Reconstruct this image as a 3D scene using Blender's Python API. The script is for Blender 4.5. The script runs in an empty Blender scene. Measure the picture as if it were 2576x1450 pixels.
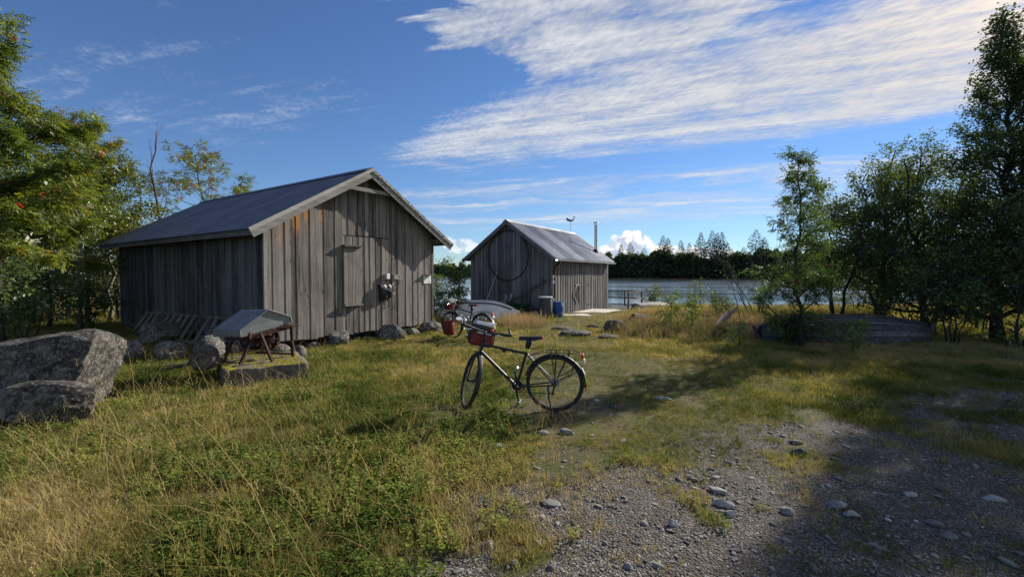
import bpy, bmesh, math, random
import numpy as np
from mathutils import Matrix, Vector
R = math.radians
PI = math.pi
sc = bpy.context.scene
COL = sc.collection

# ------------------------------------------------------------------ camera
CAMH, FPX, PITCH = 1.65, 1150.0, 1.72
cam = bpy.data.objects.new('camera', bpy.data.cameras.new('camera'))
COL.objects.link(cam)
cam.location = (0, 0, CAMH)
cam.rotation_euler = (R(90 - PITCH), 0, 0)
cam.data.sensor_width = 36
cam.data.lens = 36 * FPX / 2576
cam.data.clip_start = 0.05
cam.data.clip_end = 6000
sc.camera = cam

# ------------------------------------------------------------------ node helper
class NT:
    def __init__(s, tree):
        s.t = tree
        s.n = tree.nodes
    def new(s, typ, **kw):
        nd = s.n.new(typ)
        for k, v in kw.items():
            setattr(nd, k, v)
        return nd
    def put(s, sock, v):
        if isinstance(v, bpy.types.NodeSocket):
            s.t.links.new(v, sock)
        elif v is not None:
            sock.default_value = v
    def m(s, op, a, b=None, c=None, clamp=False):
        nd = s.new('ShaderNodeMath', operation=op, use_clamp=clamp)
        s.put(nd.inputs[0], a)
        if b is not None: s.put(nd.inputs[1], b)
        if c is not None: s.put(nd.inputs[2], c)
        return nd.outputs[0]
    def ss(s, v, a, b):
        nd = s.new('ShaderNodeMapRange', interpolation_type='SMOOTHSTEP')
        s.put(nd.inputs[0], v); nd.inputs[1].default_value = a; nd.inputs[2].default_value = b
        return nd.outputs[0]
    def lin(s, v, a, b, c, d):
        nd = s.new('ShaderNodeMapRange')
        s.put(nd.inputs[0], v)
        for i, q in enumerate((a, b, c, d)): nd.inputs[i + 1].default_value = q
        return nd.outputs[0]
    def vec(s, x, y, z):
        nd = s.new('ShaderNodeCombineXYZ')
        for i, q in enumerate((x, y, z)): s.put(nd.inputs[i], q)
        return nd.outputs[0]
    def noise(s, v, scale, detail=4, rough=.55, dist=0, dim='3D'):
        nd = s.new('ShaderNodeTexNoise', noise_dimensions=dim)
        if v is not None: s.put(nd.inputs['Vector'], v)
        nd.inputs['Scale'].default_value = scale
        nd.inputs['Detail'].default_value = detail
        nd.inputs['Roughness'].default_value = rough
        nd.inputs['Distortion'].default_value = dist
        return nd.outputs['Fac']
    def voro(s, v, scale, out='Distance', feature='F1'):
        nd = s.new('ShaderNodeTexVoronoi', feature=feature)
        if v is not None: s.put(nd.inputs['Vector'], v)
        nd.inputs['Scale'].default_value = scale
        return nd.outputs[out]
    def ramp(s, f, stops):
        nd = s.new('ShaderNodeValToRGB')
        cr = nd.color_ramp
        while len(cr.elements) < len(stops): cr.elements.new(.5)
        for e, (p, c) in zip(cr.elements, stops):
            e.position = p
            e.color = (c[0], c[1], c[2], 1) if not isinstance(c, (int, float)) else (c, c, c, 1)
        s.put(nd.inputs[0], f)
        return nd.outputs[0]
    def mix(s, f, a, b, typ='MIX'):
        nd = s.new('ShaderNodeMix', data_type='RGBA', blend_type=typ)
        s.put(nd.inputs[0], f)
        for i, q in ((6, a), (7, b)):
            if isinstance(q, (tuple, list)): q = (q[0], q[1], q[2], 1)
            s.put(nd.inputs[i], q)
        return nd.outputs[2]
    def scale(s, v, k):
        nd = s.new('ShaderNodeMapping')
        s.put(nd.inputs[0], v)
        nd.inputs['Scale'].default_value = k
        return nd.outputs[0]
    def bump(s, h, strength=.5, dist=.01):
        nd = s.new('ShaderNodeBump')
        s.put(nd.inputs['Height'], h)
        nd.inputs['Strength'].default_value = strength
        nd.inputs['Distance'].default_value = dist
        return nd.outputs[0]

# ------------------------------------------------------------------ world: sky with cirrus and cumulus
SUN_AZ, SUN_EL = 49.0, 28.0
SUNV = Vector((math.sin(R(SUN_AZ)) * math.cos(R(SUN_EL)), math.cos(R(SUN_AZ)) * math.cos(R(SUN_EL)), math.sin(R(SUN_EL))))
W = bpy.data.worlds.new('World')
sc.world = W
W.use_nodes = True
W.node_tree.nodes.clear()
w = NT(W.node_tree)
out = w.new('ShaderNodeOutputWorld')
bg = w.new('ShaderNodeBackground')
bg.inputs['Strength'].default_value = 0.08
sky = w.new('ShaderNodeTexSky', sky_type='NISHITA')
sky.sun_disc = False
sky.sun_elevation = R(SUN_EL)
sky.sun_rotation = R(SUN_AZ)
sky.air_density = 1.0
sky.dust_density = 0.0
sky.ozone_density = 1.6
tc = w.new('ShaderNodeTexCoord').outputs['Generated']
sep = w.new('ShaderNodeSeparateXYZ'); w.put(sep.inputs[0], tc)
X, Y, Z = sep.outputs
zc = w.m('MAXIMUM', Z, 0.03)
px, py = w.m('DIVIDE', X, zc), w.m('DIVIDE', Y, zc)          # position on a flat cloud layer
tt = w.m('SUBTRACT', w.m('MULTIPLY', px, .93), w.m('MULTIPLY', py, .37))
qq = w.m('ADD', w.m('MULTIPLY', px, .37), w.m('MULTIPLY', py, .93))
low = w.noise(w.vec(w.m('MULTIPLY', tt, .55), qq, 3.1), 1.1, 3, .6)
mid = w.noise(w.vec(w.m('MULTIPLY', tt, .9), w.m('MULTIPLY', qq, 1.6), 7.7), 2.0, 6, .62, .5)
q2 = w.m('ADD', qq, w.m('MULTIPLY', w.m('SUBTRACT', low, .5), 1.1))
q2 = w.m('ADD', q2, w.m('MULTIPLY', w.m('SUBTRACT', mid, .5), .9))
t2 = w.m('ADD', tt, w.m('MULTIPLY', w.m('SUBTRACT', mid, .5), 1.5))
streak = w.noise(w.vec(w.m('MULTIPLY', tt, .35), w.m('MULTIPLY', qq, 3.0), 0.0), 1.5, 9, .62, .9)
fine = w.noise(w.vec(w.m('MULTIPLY', tt, 2.2), w.m('MULTIPLY', qq, 6.0), 1.0), 3.2, 5, .6, .8)
ripple = w.noise(w.vec(w.m('MULTIPLY', w.m('ADD', tt, w.m('MULTIPLY', qq, .7)), 9.0), w.m('MULTIPLY', qq, 7.0), 4.0), 3.0, 3, .55, .3)
t3 = w.m('ADD', tt, w.m('MULTIPLY', w.m('SUBTRACT', qq, 2.0), 1.75))
def inv(v): return w.m('SUBTRACT', 1.0, v)
def mul(*a):
    r = a[0]
    for q in a[1:]: r = w.m('MULTIPLY', r, q)
    return r
# soft regions of the cirrus layer; the noise then eats feathery edges into them
rA = mul(w.ss(q2, 1.2, 2.5), inv(w.ss(q2, 2.9, 5.0)), w.ss(t3, -1.3, .4), w.ss(tt, -4.0, -1.5))
rB = mul(inv(w.ss(q2, 1.9, 3.1)), w.ss(t2, -.35, .9))
def blob(t0, q0, rt, rq):
    a = w.m('POWER', w.m('DIVIDE', w.m('SUBTRACT', t2, t0), rt), 2.0)
    b = w.m('POWER', w.m('DIVIDE', w.m('SUBTRACT', w.m('ADD', qq, w.m('MULTIPLY', w.m('SUBTRACT', low, .5), .3)), q0), rq), 2.0)
    return inv(w.ss(w.m('ADD', a, b), .0, 1.3))
rC = w.m('MULTIPLY', blob(-.30, 1.98, .60, .95), .97)
rD = w.m('MULTIPLY', blob(-.78, 1.62, .34, .46), .97)
rH = w.m('MULTIPLY', blob(-3.0, 1.8, 1.9, 1.2), .44)
rE = mul(w.ss(qq, 3.8, 5.0), inv(w.ss(qq, 8.5, 12.0)), w.ss(tt, -9.0, -3.0), .70)
reg = rA
for d in (rB, rC, rD, rE, rH): reg = w.m('MAXIMUM', reg, d)
wob = w.noise(w.vec(w.m('MULTIPLY', tt, .45), w.m('MULTIPLY', qq, .8), 12.0), 1.6, 4, .6)
q4 = w.m('ADD', qq, w.m('MULTIPLY', w.m('SUBTRACT', wob, .5), 2.0))
str2 = w.noise(w.vec(w.m('MULTIPLY', tt, .30), w.m('MULTIPLY', q4, .95), 5.0), 1.3, 8, .66, .6)
puff = w.noise(w.vec(w.m('MULTIPLY', tt, 1.3), w.m('MULTIPLY', qq, 1.5), 21.0), 2.2, 7, .6, .4)
far_ = w.ss(qq, 3.4, 5.0)
nn_ = w.m('ADD', mul(streak, .40), w.m('ADD', mul(puff, .30), w.m('ADD', mul(ripple, .16), mul(fine, .14))))
nn_ = w.m('ADD', mul(nn_, inv(far_)), mul(w.m('ADD', mul(str2, .8), mul(fine, .2)), far_))
den = w.ss(w.m('ADD', nn_, w.m('MULTIPLY', w.m('SUBTRACT', reg, 1.0), .42)), .24, .60)
tex = w.ss(nn_, .36, .66)
# cumulus heaps low over the far shore (azimuth tangent a, elevation tangent b)
ay = w.m('MAXIMUM', Y, .05)
ca, cb = w.m('DIVIDE', X, ay), w.m('DIVIDE', Z, ay)
cn = w.noise(w.vec(ca, cb, 0.0), 26.0, 5, .6)
cn2 = w.noise(w.vec(w.m('ADD', ca, -.010), w.m('ADD', cb, -.010), 0.0), 26.0, 5, .6)
cden = None
for (a0, b0, ra, rb) in ((.262, .066, .056, .034), (.215, .048, .045, .020), (.33, .050, .05, .018), (.42, .045, .07, .018),
                         (-.11, .062, .05, .020), (-.145, .070, .025, .022), (.135, .045, .03, .014)):
    da = w.m('POWER', w.m('DIVIDE', w.m('SUBTRACT', ca, a0), ra), 2.0)
    db = w.m('POWER', w.m('DIVIDE', w.m('SUBTRACT', cb, b0), rb), 2.0)
    v = w.m('SUBTRACT', 1.0, w.m('SQRT', w.m('ADD', da, db)))
    cden = v if cden is None else w.m('MAXIMUM', cden, v)
cden = w.m('ADD', cden, w.m('MULTIPLY', w.m('SUBTRACT', cn, .5), 1.5))
cmask = mul(w.ss(cden, .12, .40), w.ss(Y, .1, .2), w.lin(ca, -.05, .1, .55, .95))
cshade = w.ss(w.m('ADD', w.m('MULTIPLY', w.m('SUBTRACT', cn, cn2), 5.0), .55), .25, .95)
ccol = w.mix(cshade, (4.4, 5.0, 6.1), (9.4, 9.2, 9.0))
# sun glow within the cloud
dot = w.new('ShaderNodeVectorMath', operation='DOT_PRODUCT')
w.put(dot.inputs[0], tc); dot.inputs[1].default_value = SUNV
sd = w.m('MAXIMUM', dot.outputs['Value'], 0.0)
g1 = w.m('POWER', sd, 7.0)
g2 = w.m('POWER', sd, 80.0)
thick = w.m('ADD', .74, w.m('MULTIPLY', tex, .34))
cl = w.mix(g1, (5.8, 6.0, 6.3), (6.0, 5.8, 5.5))
cl = w.mix(1.0, cl, w.vec(thick, thick, thick), 'MULTIPLY')
cl = w.mix(w.m('MULTIPLY', g2, .7), cl, (14.0, 11.0, 7.2))
skyc = w.mix(1.0, sky.outputs[0], (0.50, 0.66, 0.92), 'MULTIPLY')
den = mul(den, w.ss(Z, .02, .09), .94)
colr = w.mix(w.m('MINIMUM', den, .97), skyc, cl)
colr = w.mix(cmask, colr, ccol)
w.put(bg.inputs['Color'], colr)
w.put(out.inputs['Surface'], bg.outputs[0])

sun = bpy.data.objects.new('sun', bpy.data.lights.new('sun', 'SUN'))
COL.objects.link(sun)
sun.data.energy = 5.0
sun.data.angle = R(.55)
sun.data.color = (1.0, .93, .82)
sun.rotation_euler = SUNV.to_track_quat('Z', 'Y').to_euler()
sun.location = (20, 20, 30)
vs = sc.view_settings
vs.view_transform = 'Standard'
vs.look = 'None'
vs.gamma = 1
vs.exposure = 0.68
vs.use_curve_mapping = False

# ------------------------------------------------------------------ noise in numpy
def _h(i, j, k, seed):
    n = (i * 374761393 + j * 668265263 + k * 2147483647 + seed * 1274126177) & 0xFFFFFFFF
    n = ((n ^ (n >> 13)) * 1274126177) & 0xFFFFFFFF
    n = n ^ (n >> 16)
    return (n & 0xFFFF) / 65535.0
def vnoise(x, y, z=0, seed=0):
    x, y, z = np.broadcast_arrays(np.asarray(x, float), np.asarray(y, float), np.asarray(z, float))
    xi, yi, zi = np.floor(x).astype(np.int64), np.floor(y).astype(np.int64), np.floor(z).astype(np.int64)
    fx, fy, fz = x - xi, y - yi, z - zi
    fx, fy, fz = fx*fx*(3-2*fx), fy*fy*(3-2*fy), fz*fz*(3-2*fz)
    r = 0
    for a in (0, 1):
        for b in (0, 1):
            for c in (0, 1):
                wt = (fx if a else 1-fx) * (fy if b else 1-fy) * (fz if c else 1-fz)
                r = r + wt * _h(xi+a, yi+b, zi+c, seed)
    return r
def fbm(x, y, z=0, seed=0, oct=4, g=.5):
    s, a, t = 0, 1.0, 0
    x, y, z = np.asarray(x, float), np.asarray(y, float), np.asarray(z, float)
    for o in range(oct):
        s = s + a * vnoise(x * 2**o, y * 2**o, z * 2**o, seed + o)
        t += a
        a *= g
    return s / t
def sst(v, a, b):
    t = np.clip((np.asarray(v, float) - a) / (b - a), 0, 1)
    return t*t*(3-2*t)

WATER_Z = -0.6
def shore(x):
    x = np.asarray(x, float)
    return 27.0 + np.clip(-x - 9, 0, 200) * 2.0 + 1.2 * (fbm(x * .25, 0, 0, 5, 3) - .5) + np.clip(x - 14, 0, 60) * .25
def hgt(x, y):
    x, y = np.asarray(x, float), np.asarray(y, float)
    d = np.clip(y - (shore(x) - 7), 0, 20)
    h = -0.6 * (d / 7) ** 1.3
    amp = .10 * sst(np.hypot(x, y), 1.5, 6)
    h = h + amp * (fbm(x * .45, y * .45, 0, 2, 3) - .5) + .03 * (fbm(x * 2.2, y * 2.2, 0, 9, 2) - .5)
    dx, dy = x - HX0, y - HY0
    a = dx * .56 + dy * .829; b = -dx * .829 + dy * .56
    h = h - .13 * sst(a, -.1, .5) * (1 - sst(a, 4.9, 5.6)) * sst(b, -.5, -.05) * (1 - sst(b, 8, 9))
    return h
HX0, HY0 = -5.18, 9.6
def H(x, y): return float(hgt(x, y))
def gp(u, v, z=0.0):                                   # where a sight line of the photo meets the level z
    a, b = (u - 1288) / FPX, (690 - v) / FPX
    d = (CAMH - z) / -b
    return (a * d, d)
def gz(u, v):
    x, y = gp(u, v)
    return Vector((x, y, H(x, y)))
def at(u, v, d):
    return Vector(((u - 1288) / FPX * d, d, CAMH + (690 - v) / FPX * d))
def gravel(x, y):
    x, y = np.asarray(x, float), np.asarray(y, float)
    n = fbm(x * .9, y * .9, 0, 31, 5) - .5
    lim = 4.25 + .42 * x + n * 3.4
    g = sst(lim - y, -.9, 1.3) * sst(x + n * 1.0, -.95, -.15)
    patch = sst(fbm(x * 1.5, y * 1.5, 0, 33, 4), .50, .66) * .75
    g = np.clip(g - patch, 0, 1)
    p2 = sst(1 - np.hypot((x - .35) / .55, (y - 9.3) / 1.1) + n, .2, .7) * .75
    p3 = sst(1 - np.hypot((x - 1.0) / 1.6, (y - 5.6) / 1.1) + n * 1.5, .2, .8) * .45
    return np.clip(np.maximum(np.maximum(g, p2), p3), 0, 1)

# ------------------------------------------------------------------ mesh building
def mk_mesh(name, V, faces, smooth=False, attrs=None):
    me = bpy.data.meshes.new(name)
    if isinstance(faces, np.ndarray):
        V = np.asarray(V, np.float32)
        M, k = faces.shape
        me.vertices.add(len(V)); me.vertices.foreach_set('co', V.ravel())
        me.loops.add(M * k); me.loops.foreach_set('vertex_index', faces.astype(np.int32).ravel())
        me.polygons.add(M)
        me.polygons.foreach_set('loop_start', np.arange(0, M * k, k, dtype=np.int32))
        me.update(calc_edges=True)
    else:
        me.from_pydata([tuple(v) for v in V], [], faces)
        me.update()
    if smooth:
        me.polygons.foreach_set('use_smooth', np.ones(len(me.polygons), bool))
    for an, (dom, arr) in (attrs or {}).items():
        a = me.attributes.new(an, 'FLOAT', dom)
        a.data.foreach_set('value', np.asarray(arr, np.float32))
    return me
def put(name, me, mat=None, parent=None):
    o = bpy.data.objects.new(name, me)
    if mat is not None and not me.materials: me.materials.append(mat)
    COL.objects.link(o)
    if parent is not None: o.parent = parent
    return o
class MB:
    def __init__(s): s.v, s.f = [], []
    def add(s, V, F, M=None):
        b = len(s.v)
        for p in V:
            p = Vector(p)
            s.v.append(M @ p if M is not None else p)
        s.f += [tuple(i + b for i in f) for f in F]
        return s
    def box(s, x0, x1, y0, y1, z0, z1, M=None, bev=0.0):
        V = [(x, y, z) for z in (z0, z1) for y in (y0, y1) for x in (x0, x1)]
        return s.add(V, [(0,2,3,1), (4,5,7,6), (0,1,5,4), (2,6,7,3), (0,4,6,2), (1,3,7,5)], M)
    def beam(s, p0, p1, w_, h_, up=(0, 0, 1)):
        p0, p1 = Vector(p0), Vector(p1)
        d = (p1 - p0); L = d.length; d.normalize()
        x = Vector(up).cross(d)
        if x.length < 1e-4: x = Vector((1, 0, 0)).cross(d)
        x.normalize(); y = d.cross(x)
        M = Matrix((x, y, d)).transposed().to_4x4(); M.translation = p0
        return s.box(-w_/2, w_/2, -h_/2, h_/2, 0, L, M)
    def prism(s, poly, y0, y1, M=None):                   # polygon in (x,z), extruded along y
        n = len(poly)
        V = [(x, y0, z) for x, z in poly] + [(x, y1, z) for x, z in poly]
        F = [tuple(range(n)), tuple(range(2*n-1, n-1, -1))]
        F += [(i, i + n, (i+1) % n + n, (i+1) % n) for i in range(n)]
        return s.add(V, F, M)
    def tube(s, pts, r, n=8, cap=True, closed=False):
        pts = [Vector(p) for p in pts]
        k = len(pts)
        if not hasattr(r, '__len__'): r = [r] * k
        b = len(s.v)
        ref = None
        for i, p in enumerate(pts):
            if closed: d = pts[(i+1) % k] - pts[i-1]
            else: d = pts[min(i+1, k-1)] - pts[max(i-1, 0)]
            if d.length < 1e-9: d = Vector((0, 0, 1))
            d.normalize()
            if ref is None:
                ref = Vector((0, 0, 1)) if abs(d.z) < .9 else Vector((1, 0, 0))
            x = ref - d * ref.dot(d)
            if x.length < 1e-4: x = d.orthogonal()
            x.normalize(); ref = x
            y = d.cross(x)
            for j in range(n):
                a = 2 * PI * j / n
                s.v.append(p + (x * math.cos(a) + y * math.sin(a)) * r[i])
        rng_ = range(k) if closed else range(k - 1)
        for i in rng_:
            i2 = (i + 1) % k
            for j in range(n):
                j2 = (j + 1) % n
                s.f.append((b+i*n+j, b+i*n+j2, b+i2*n+j2, b+i2*n+j))
        if cap and not closed:
            s.f.append(tuple(b + j for j in range(n))[::-1])
            s.f.append(tuple(b + (k-1)*n + j for j in range(n)))
        return s
    def ring(s, c, rad, r, axis='y', n=48, m=6, a0=0, a1=2*PI, flat=1.0):
        c = Vector(c)
        full = abs(a1 - a0 - 2*PI) < 1e-6
        k = n if full else n + 1
        P = []
        for i in range(k):
            a = a0 + (a1 - a0) * i / n
            ca, sa = math.cos(a) * rad, math.sin(a) * rad
            P.append(c + (Vector((ca, 0, sa)) if axis == 'y' else Vector((0, ca, sa)) if axis == 'x' else Vector((ca, sa, 0))))
        return s.tube(P, r, m, True, full)
    def lathe(s, prof, n=24, M=None, cap=True):           # prof: (radius, z)
        V = []
        for r_, z in prof:
            for j in range(n):
                a = 2 * PI * j / n
                V.append((r_ * math.cos(a), r_ * math.sin(a), z))
        F = []
        for i in range(len(prof) - 1):
            for j in range(n):
                F.append((i*n+j, i*n+(j+1) % n, (i+1)*n+(j+1) % n, (i+1)*n+j))
        if cap:
            F.append(tuple(range(n))[::-1]); F.append(tuple((len(prof)-1)*n + j for j in range(n)))
        return s.add(V, F, M)
    def sq(s, c, size, e=4.0, nu=20, nv=12, M=None):       # rounded box (superellipsoid)
        V, F = [], []
        def pw(a, q): return math.copysign(abs(a) ** (2 / q), a)
        for i in range(nv + 1):
            ph = -PI/2 + PI * i / nv
            for j in range(nu):
                th = 2 * PI * (j + .5) / nu
                V.append((c[0] + size[0]/2 * pw(math.cos(ph), e) * pw(math.cos(th), e),
                          c[1] + size[1]/2 * pw(math.cos(ph), e) * pw(math.sin(th), e),
                          c[2] + size[2]/2 * pw(math.sin(ph), e)))
        for i in range(nv):
            for j in range(nu):
                F.append((i*nu+j, i*nu+(j+1) % nu, (i+1)*nu+(j+1) % nu, (i+1)*nu+j))
        return s.add(V, F, M)
    def xf(s, M):
        s.v = [M @ p for p in s.v]
        return s
    def build(s, name, mat, parent=None, smooth=False):
        me = mk_mesh(name, s.v, s.f, smooth)
        if smooth:
            try: me.set_sharp_from_angle(angle=R(40))
            except Exception: pass
        return put(name, me, mat, parent)
def tag(o, label=None, cat=None, group=None, kind=None):
    for k, v in (('label', label), ('category', cat), ('group', group), ('kind', kind)):
        if v: o[k] = v
    return o
def empty(name, loc=(0, 0, 0), rz=0.0, label=None, cat=None, group=None):
    o = bpy.data.objects.new(name, None)
    o.empty_display_size = .2
    COL.objects.link(o)
    o.location = loc
    o.rotation_euler = (0, 0, rz)
    return tag(o, label, cat, group)
def copy_tree(o, parent=None):
    c = o.copy(); COL.objects.link(c); c.parent = parent
    for ch in list(o.children): copy_tree(ch, c)
    return c

# ------------------------------------------------------------------ materials
def mat(name, rough=.8, metal=0.0, spec=.3):
    m_ = bpy.data.materials.new(name)
    m_.use_nodes = True
    nt = NT(m_.node_tree)
    b = m_.node_tree.nodes['Principled BSDF']
    b.inputs['Roughness'].default_value = rough
    b.inputs['Metallic'].default_value = metal
    b.inputs['Specular IOR Level'].default_value = spec
    return m_, nt, b
def plain(name, c, rough=.6, metal=0.0, var=.15, sc_=12.0, spec=.4, bump=0.0):
    m_, n, b = mat(name, rough, metal, spec)
    co = n.new('ShaderNodeTexCoord').outputs['Object']
    f = n.noise(co, sc_, 5, .65)
    lo = tuple(q * (1 - var) for q in c); hi = tuple(min(1, q * (1 + var)) for q in c)
    n.put(b.inputs['Base Color'], n.ramp(f, [(.3, lo), (.7, hi)]))
    if bump: n.put(b.inputs['Normal'], n.bump(f, bump, .01))
    return m_
def wood(name, dark, light, axis=2, stain=None, knots=True, lichen=0.0):
    m_, n, b = mat(name, .88, 0, .15)
    co = n.new('ShaderNodeTexCoord').outputs['Object']
    rnd = n.new('ShaderNodeObjectInfo').outputs['Random']
    k = [38, 38, 38]; k[axis] = 1.1
    gr = n.noise(n.scale(co, k), 1.0, 6, .7, .25)
    k2 = [130, 130, 130]; k2[axis] = 3.0
    fi = n.noise(n.scale(co, k2), 1.0, 3, .6)
    k3 = [2.2, 2.2, 2.2]; k3[axis] = .9
    big = n.noise(n.scale(co, k3), 1.0, 4, .6)
    f = n.m('ADD', n.m('MULTIPLY', gr, .55), n.m('MULTIPLY', fi, .25))
    f = n.m('ADD', f, n.m('MULTIPLY', n.m('SUBTRACT', big, .5), .30))
    f = n.m('ADD', f, n.m('MULTIPLY', n.m('SUBTRACT', rnd, .5), .17))
    mid_ = tuple((a + c_) / 2 for a, c_ in zip(dark, light))
    c = n.ramp(f, [(.27, dark), (.40, mid_), (.54, light)])
    if knots:
        kv = [6, 6, 6]; kv[axis] = 2.4
        d = n.voro(n.scale(co, kv), 1.0)
        c = n.mix(n.m('MULTIPLY', n.m('SUBTRACT', 1.0, n.ss(d, .05, .16)), .75), c, tuple(q * .35 for q in dark))
    if stain:
        s1 = n.noise(n.scale(co, (9, 9, 1.2)), 1.0, 3, .5)
        spz = n.new('ShaderNodeSeparateXYZ'); n.put(spz.inputs[0], co)
        reg = n.m('MULTIPLY', n.m('MULTIPLY', n.ss(spz.outputs[0], .10, .4), n.m('SUBTRACT', 1.0, n.ss(spz.outputs[0], 1.05, 1.6))),
                  n.ss(n.m('SUBTRACT', spz.outputs[2], n.m('MULTIPLY', spz.outputs[0], .5)), 2.0, 2.5))
        c = n.mix(n.m('MULTIPLY', reg, n.ss(s1, .52, .62)), c, stain)
    if lichen:
        l = n.noise(co, 22, 4, .7)
        c = n.mix(n.m('MULTIPLY', n.ss(l, .50, .56), lichen), c, (.035, .035, .035))
    n.put(b.inputs['Base Color'], c)
    n.put(b.inputs['Normal'], n.bump(n.m('ADD', gr, n.m('MULTIPLY', fi, .5)), .55, .006))
    return m_
M = {}
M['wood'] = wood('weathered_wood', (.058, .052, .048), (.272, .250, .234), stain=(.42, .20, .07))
M['wood_dark'] = wood('weathered_wood_dark_and_shaded', (.034, .033, .036), (.155, .152, .16))  # dark wood parts, and the long wall with its shade painted in
M['wood_lap'] = wood('weathered_wood_small_house', (.062, .060, .062), (.25, .243, .245))
M['wood_y'] = wood('deck_wood', (.06, .055, .05), (.20, .19, .18), axis=1, knots=False)
M['wood_x'] = wood('bare_wood', (.05, .047, .045), (.19, .185, .18), axis=0, knots=False)
M['pale'] = wood('pale_board', (.17, .165, .16), (.40, .385, .37), axis=0, knots=False)
M['lichen'] = wood('lichen_board', (.20, .20, .19), (.36, .355, .34), axis=0, knots=False, lichen=.85)
M['ramp'] = wood('pale_deck_plank', (.46, .43, .36), (.66, .62, .54), axis=0, knots=False)
M['black'] = plain('black_rubber', (.016, .016, .017), .55)
M['tyre'] = plain('tyre_rubber', (.020, .020, .022), .75, var=.3)
M['frame'] = plain('dark_metal_paint', (.022, .023, .027), .38, .2)
M['chrome'] = plain('bright_metal', (.62, .63, .65), .28, .95, var=.08)
M['alu'] = plain('dull_aluminium', (.35, .36, .37), .4, .9, var=.1)
M['mirror'] = plain('mirror_glass', (.9, .9, .92), .04, 1.0, var=.02)
M['red'] = plain('red_bag_fabric', (.15, .016, .012), .6, var=.3)
M['grey_bag'] = plain('grey_bag_fabric', (.16, .16, .16), .8)
M['silver'] = plain('clear_map_case', (.55, .58, .62), .25, .3, var=.1)
M['yellow'] = plain('reflective_yellow', (.55, .70, .05), .5, var=.05)
M['lightred'] = plain('red_lens', (.55, .03, .02), .25)
M['orange'] = plain('orange_reflector', (.7, .16, .03), .3)
M['white'] = plain('white_plastic', (.75, .75, .74), .5, var=.06)
M['blue'] = plain('blue_plastic', (.012, .075, .27), .42, var=.2, sc_=5)
M['greyplastic'] = plain('grey_plastic', (.055, .056, .06), .6, var=.1)
M['pale_rim'] = plain('pale_plastic', (.42, .43, .45), .5)
M['green'] = plain('green_paint', (.018, .055, .025), .5, var=.3)
M['gutter'] = plain('gutter_metal', (.55, .55, .56), .4, .6, var=.1)
M['boatwhite'] = plain('worn_white_gelcoat', (.66, .68, .70), .55, var=.22, sc_=4, bump=.1)
M['boatpale'] = plain('pale_hull_paint', (.42, .40, .32), .6, var=.2, sc_=5)
M['brown'] = plain('worn_brown_strip', (.10, .06, .045), .7, var=.4, sc_=8)
M['steelstack'] = plain('stove_pipe_steel', (.42, .38, .35), .35, .85, var=.25, sc_=3)
M['bark'] = plain('grey_brown_bark', (.055, .046, .038), .9, var=.5, sc_=14, bump=.6)
M['bark_pale'] = plain('pale_bark', (.17, .16, .14), .9, var=.5, sc_=10, bump=.4)
M['bark_dark'] = plain('dark_bark', (.032, .027, .024), .9, var=.4, sc_=14, bump=.6)
M['deadwood'] = plain('dead_wood', (.075, .05, .045), .9, var=.35, sc_=14)
M['berry'] = plain('red_berries', (.50, .030, .015), .4, var=.3)
M['print'] = plain('white_card', (.78, .78, .76), .6, var=.03)
def rust():
    m_, n, b = mat('rusty_iron', .85, .2, .3)
    co = n.new('ShaderNodeTexCoord').outputs['Object']
    f = n.noise(co, 18, 6, .7)
    n.put(b.inputs['Base Color'], n.ramp(f, [(.35, (.016, .010, .009)), (.5, (.038, .018, .013)), (.68, (.095, .036, .020))]))
    n.put(b.inputs['Normal'], n.bump(f, .5, .004))
    return m_
M['rust'] = rust()
def galv(name, c, rough, sc_=3.0, spots=0.0, metal=.75, fk=.3):
    m_, n, b = mat(name, rough, metal, .5)
    co = n.new('ShaderNodeTexCoord').outputs['Object']
    f = n.noise(co, sc_, 6, .65)
    rn_ = n.new('ShaderNodeObjectInfo').outputs['Random']
    f2 = n.noise(co, sc_ * 14, 3, .6)
    f = n.m('ADD', f, n.m('MULTIPLY', n.m('SUBTRACT', rn_, .5), .22))
    ff = n.m('ADD', n.m('MULTIPLY', f, 1 - fk), n.m('MULTIPLY', f2, fk))
    c_ = n.ramp(ff, [(.3, tuple(q * .72 for q in c)), (.7, tuple(min(1, q * 1.22) for q in c))])
    if spots:
        d = n.voro(co, 9.0)
        c_ = n.mix(n.m('MULTIPLY', n.m('SUBTRACT', 1.0, n.ss(d, .06, .11)), spots), c_, (.05, .045, .045))
    n.put(b.inputs['Base Color'], c_)
    n.put(b.inputs['Roughness'], n.lin(f, .3, .7, rough - .08, rough + .1))
    n.put(b.inputs['Normal'], n.bump(f2, .12, .004))
    return m_
M['roof'] = galv('galvanised_roof', (.20, .21, .245), .5, 1.6, .55, .55)
M['roof2'] = galv('ribbed_roof_steel', (.40, .41, .44), .42, .8, 0, .6, .08)
M['galv'] = galv('galvanised_cover', (.24, .25, .275), .55, 5, .4, .5)
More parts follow.
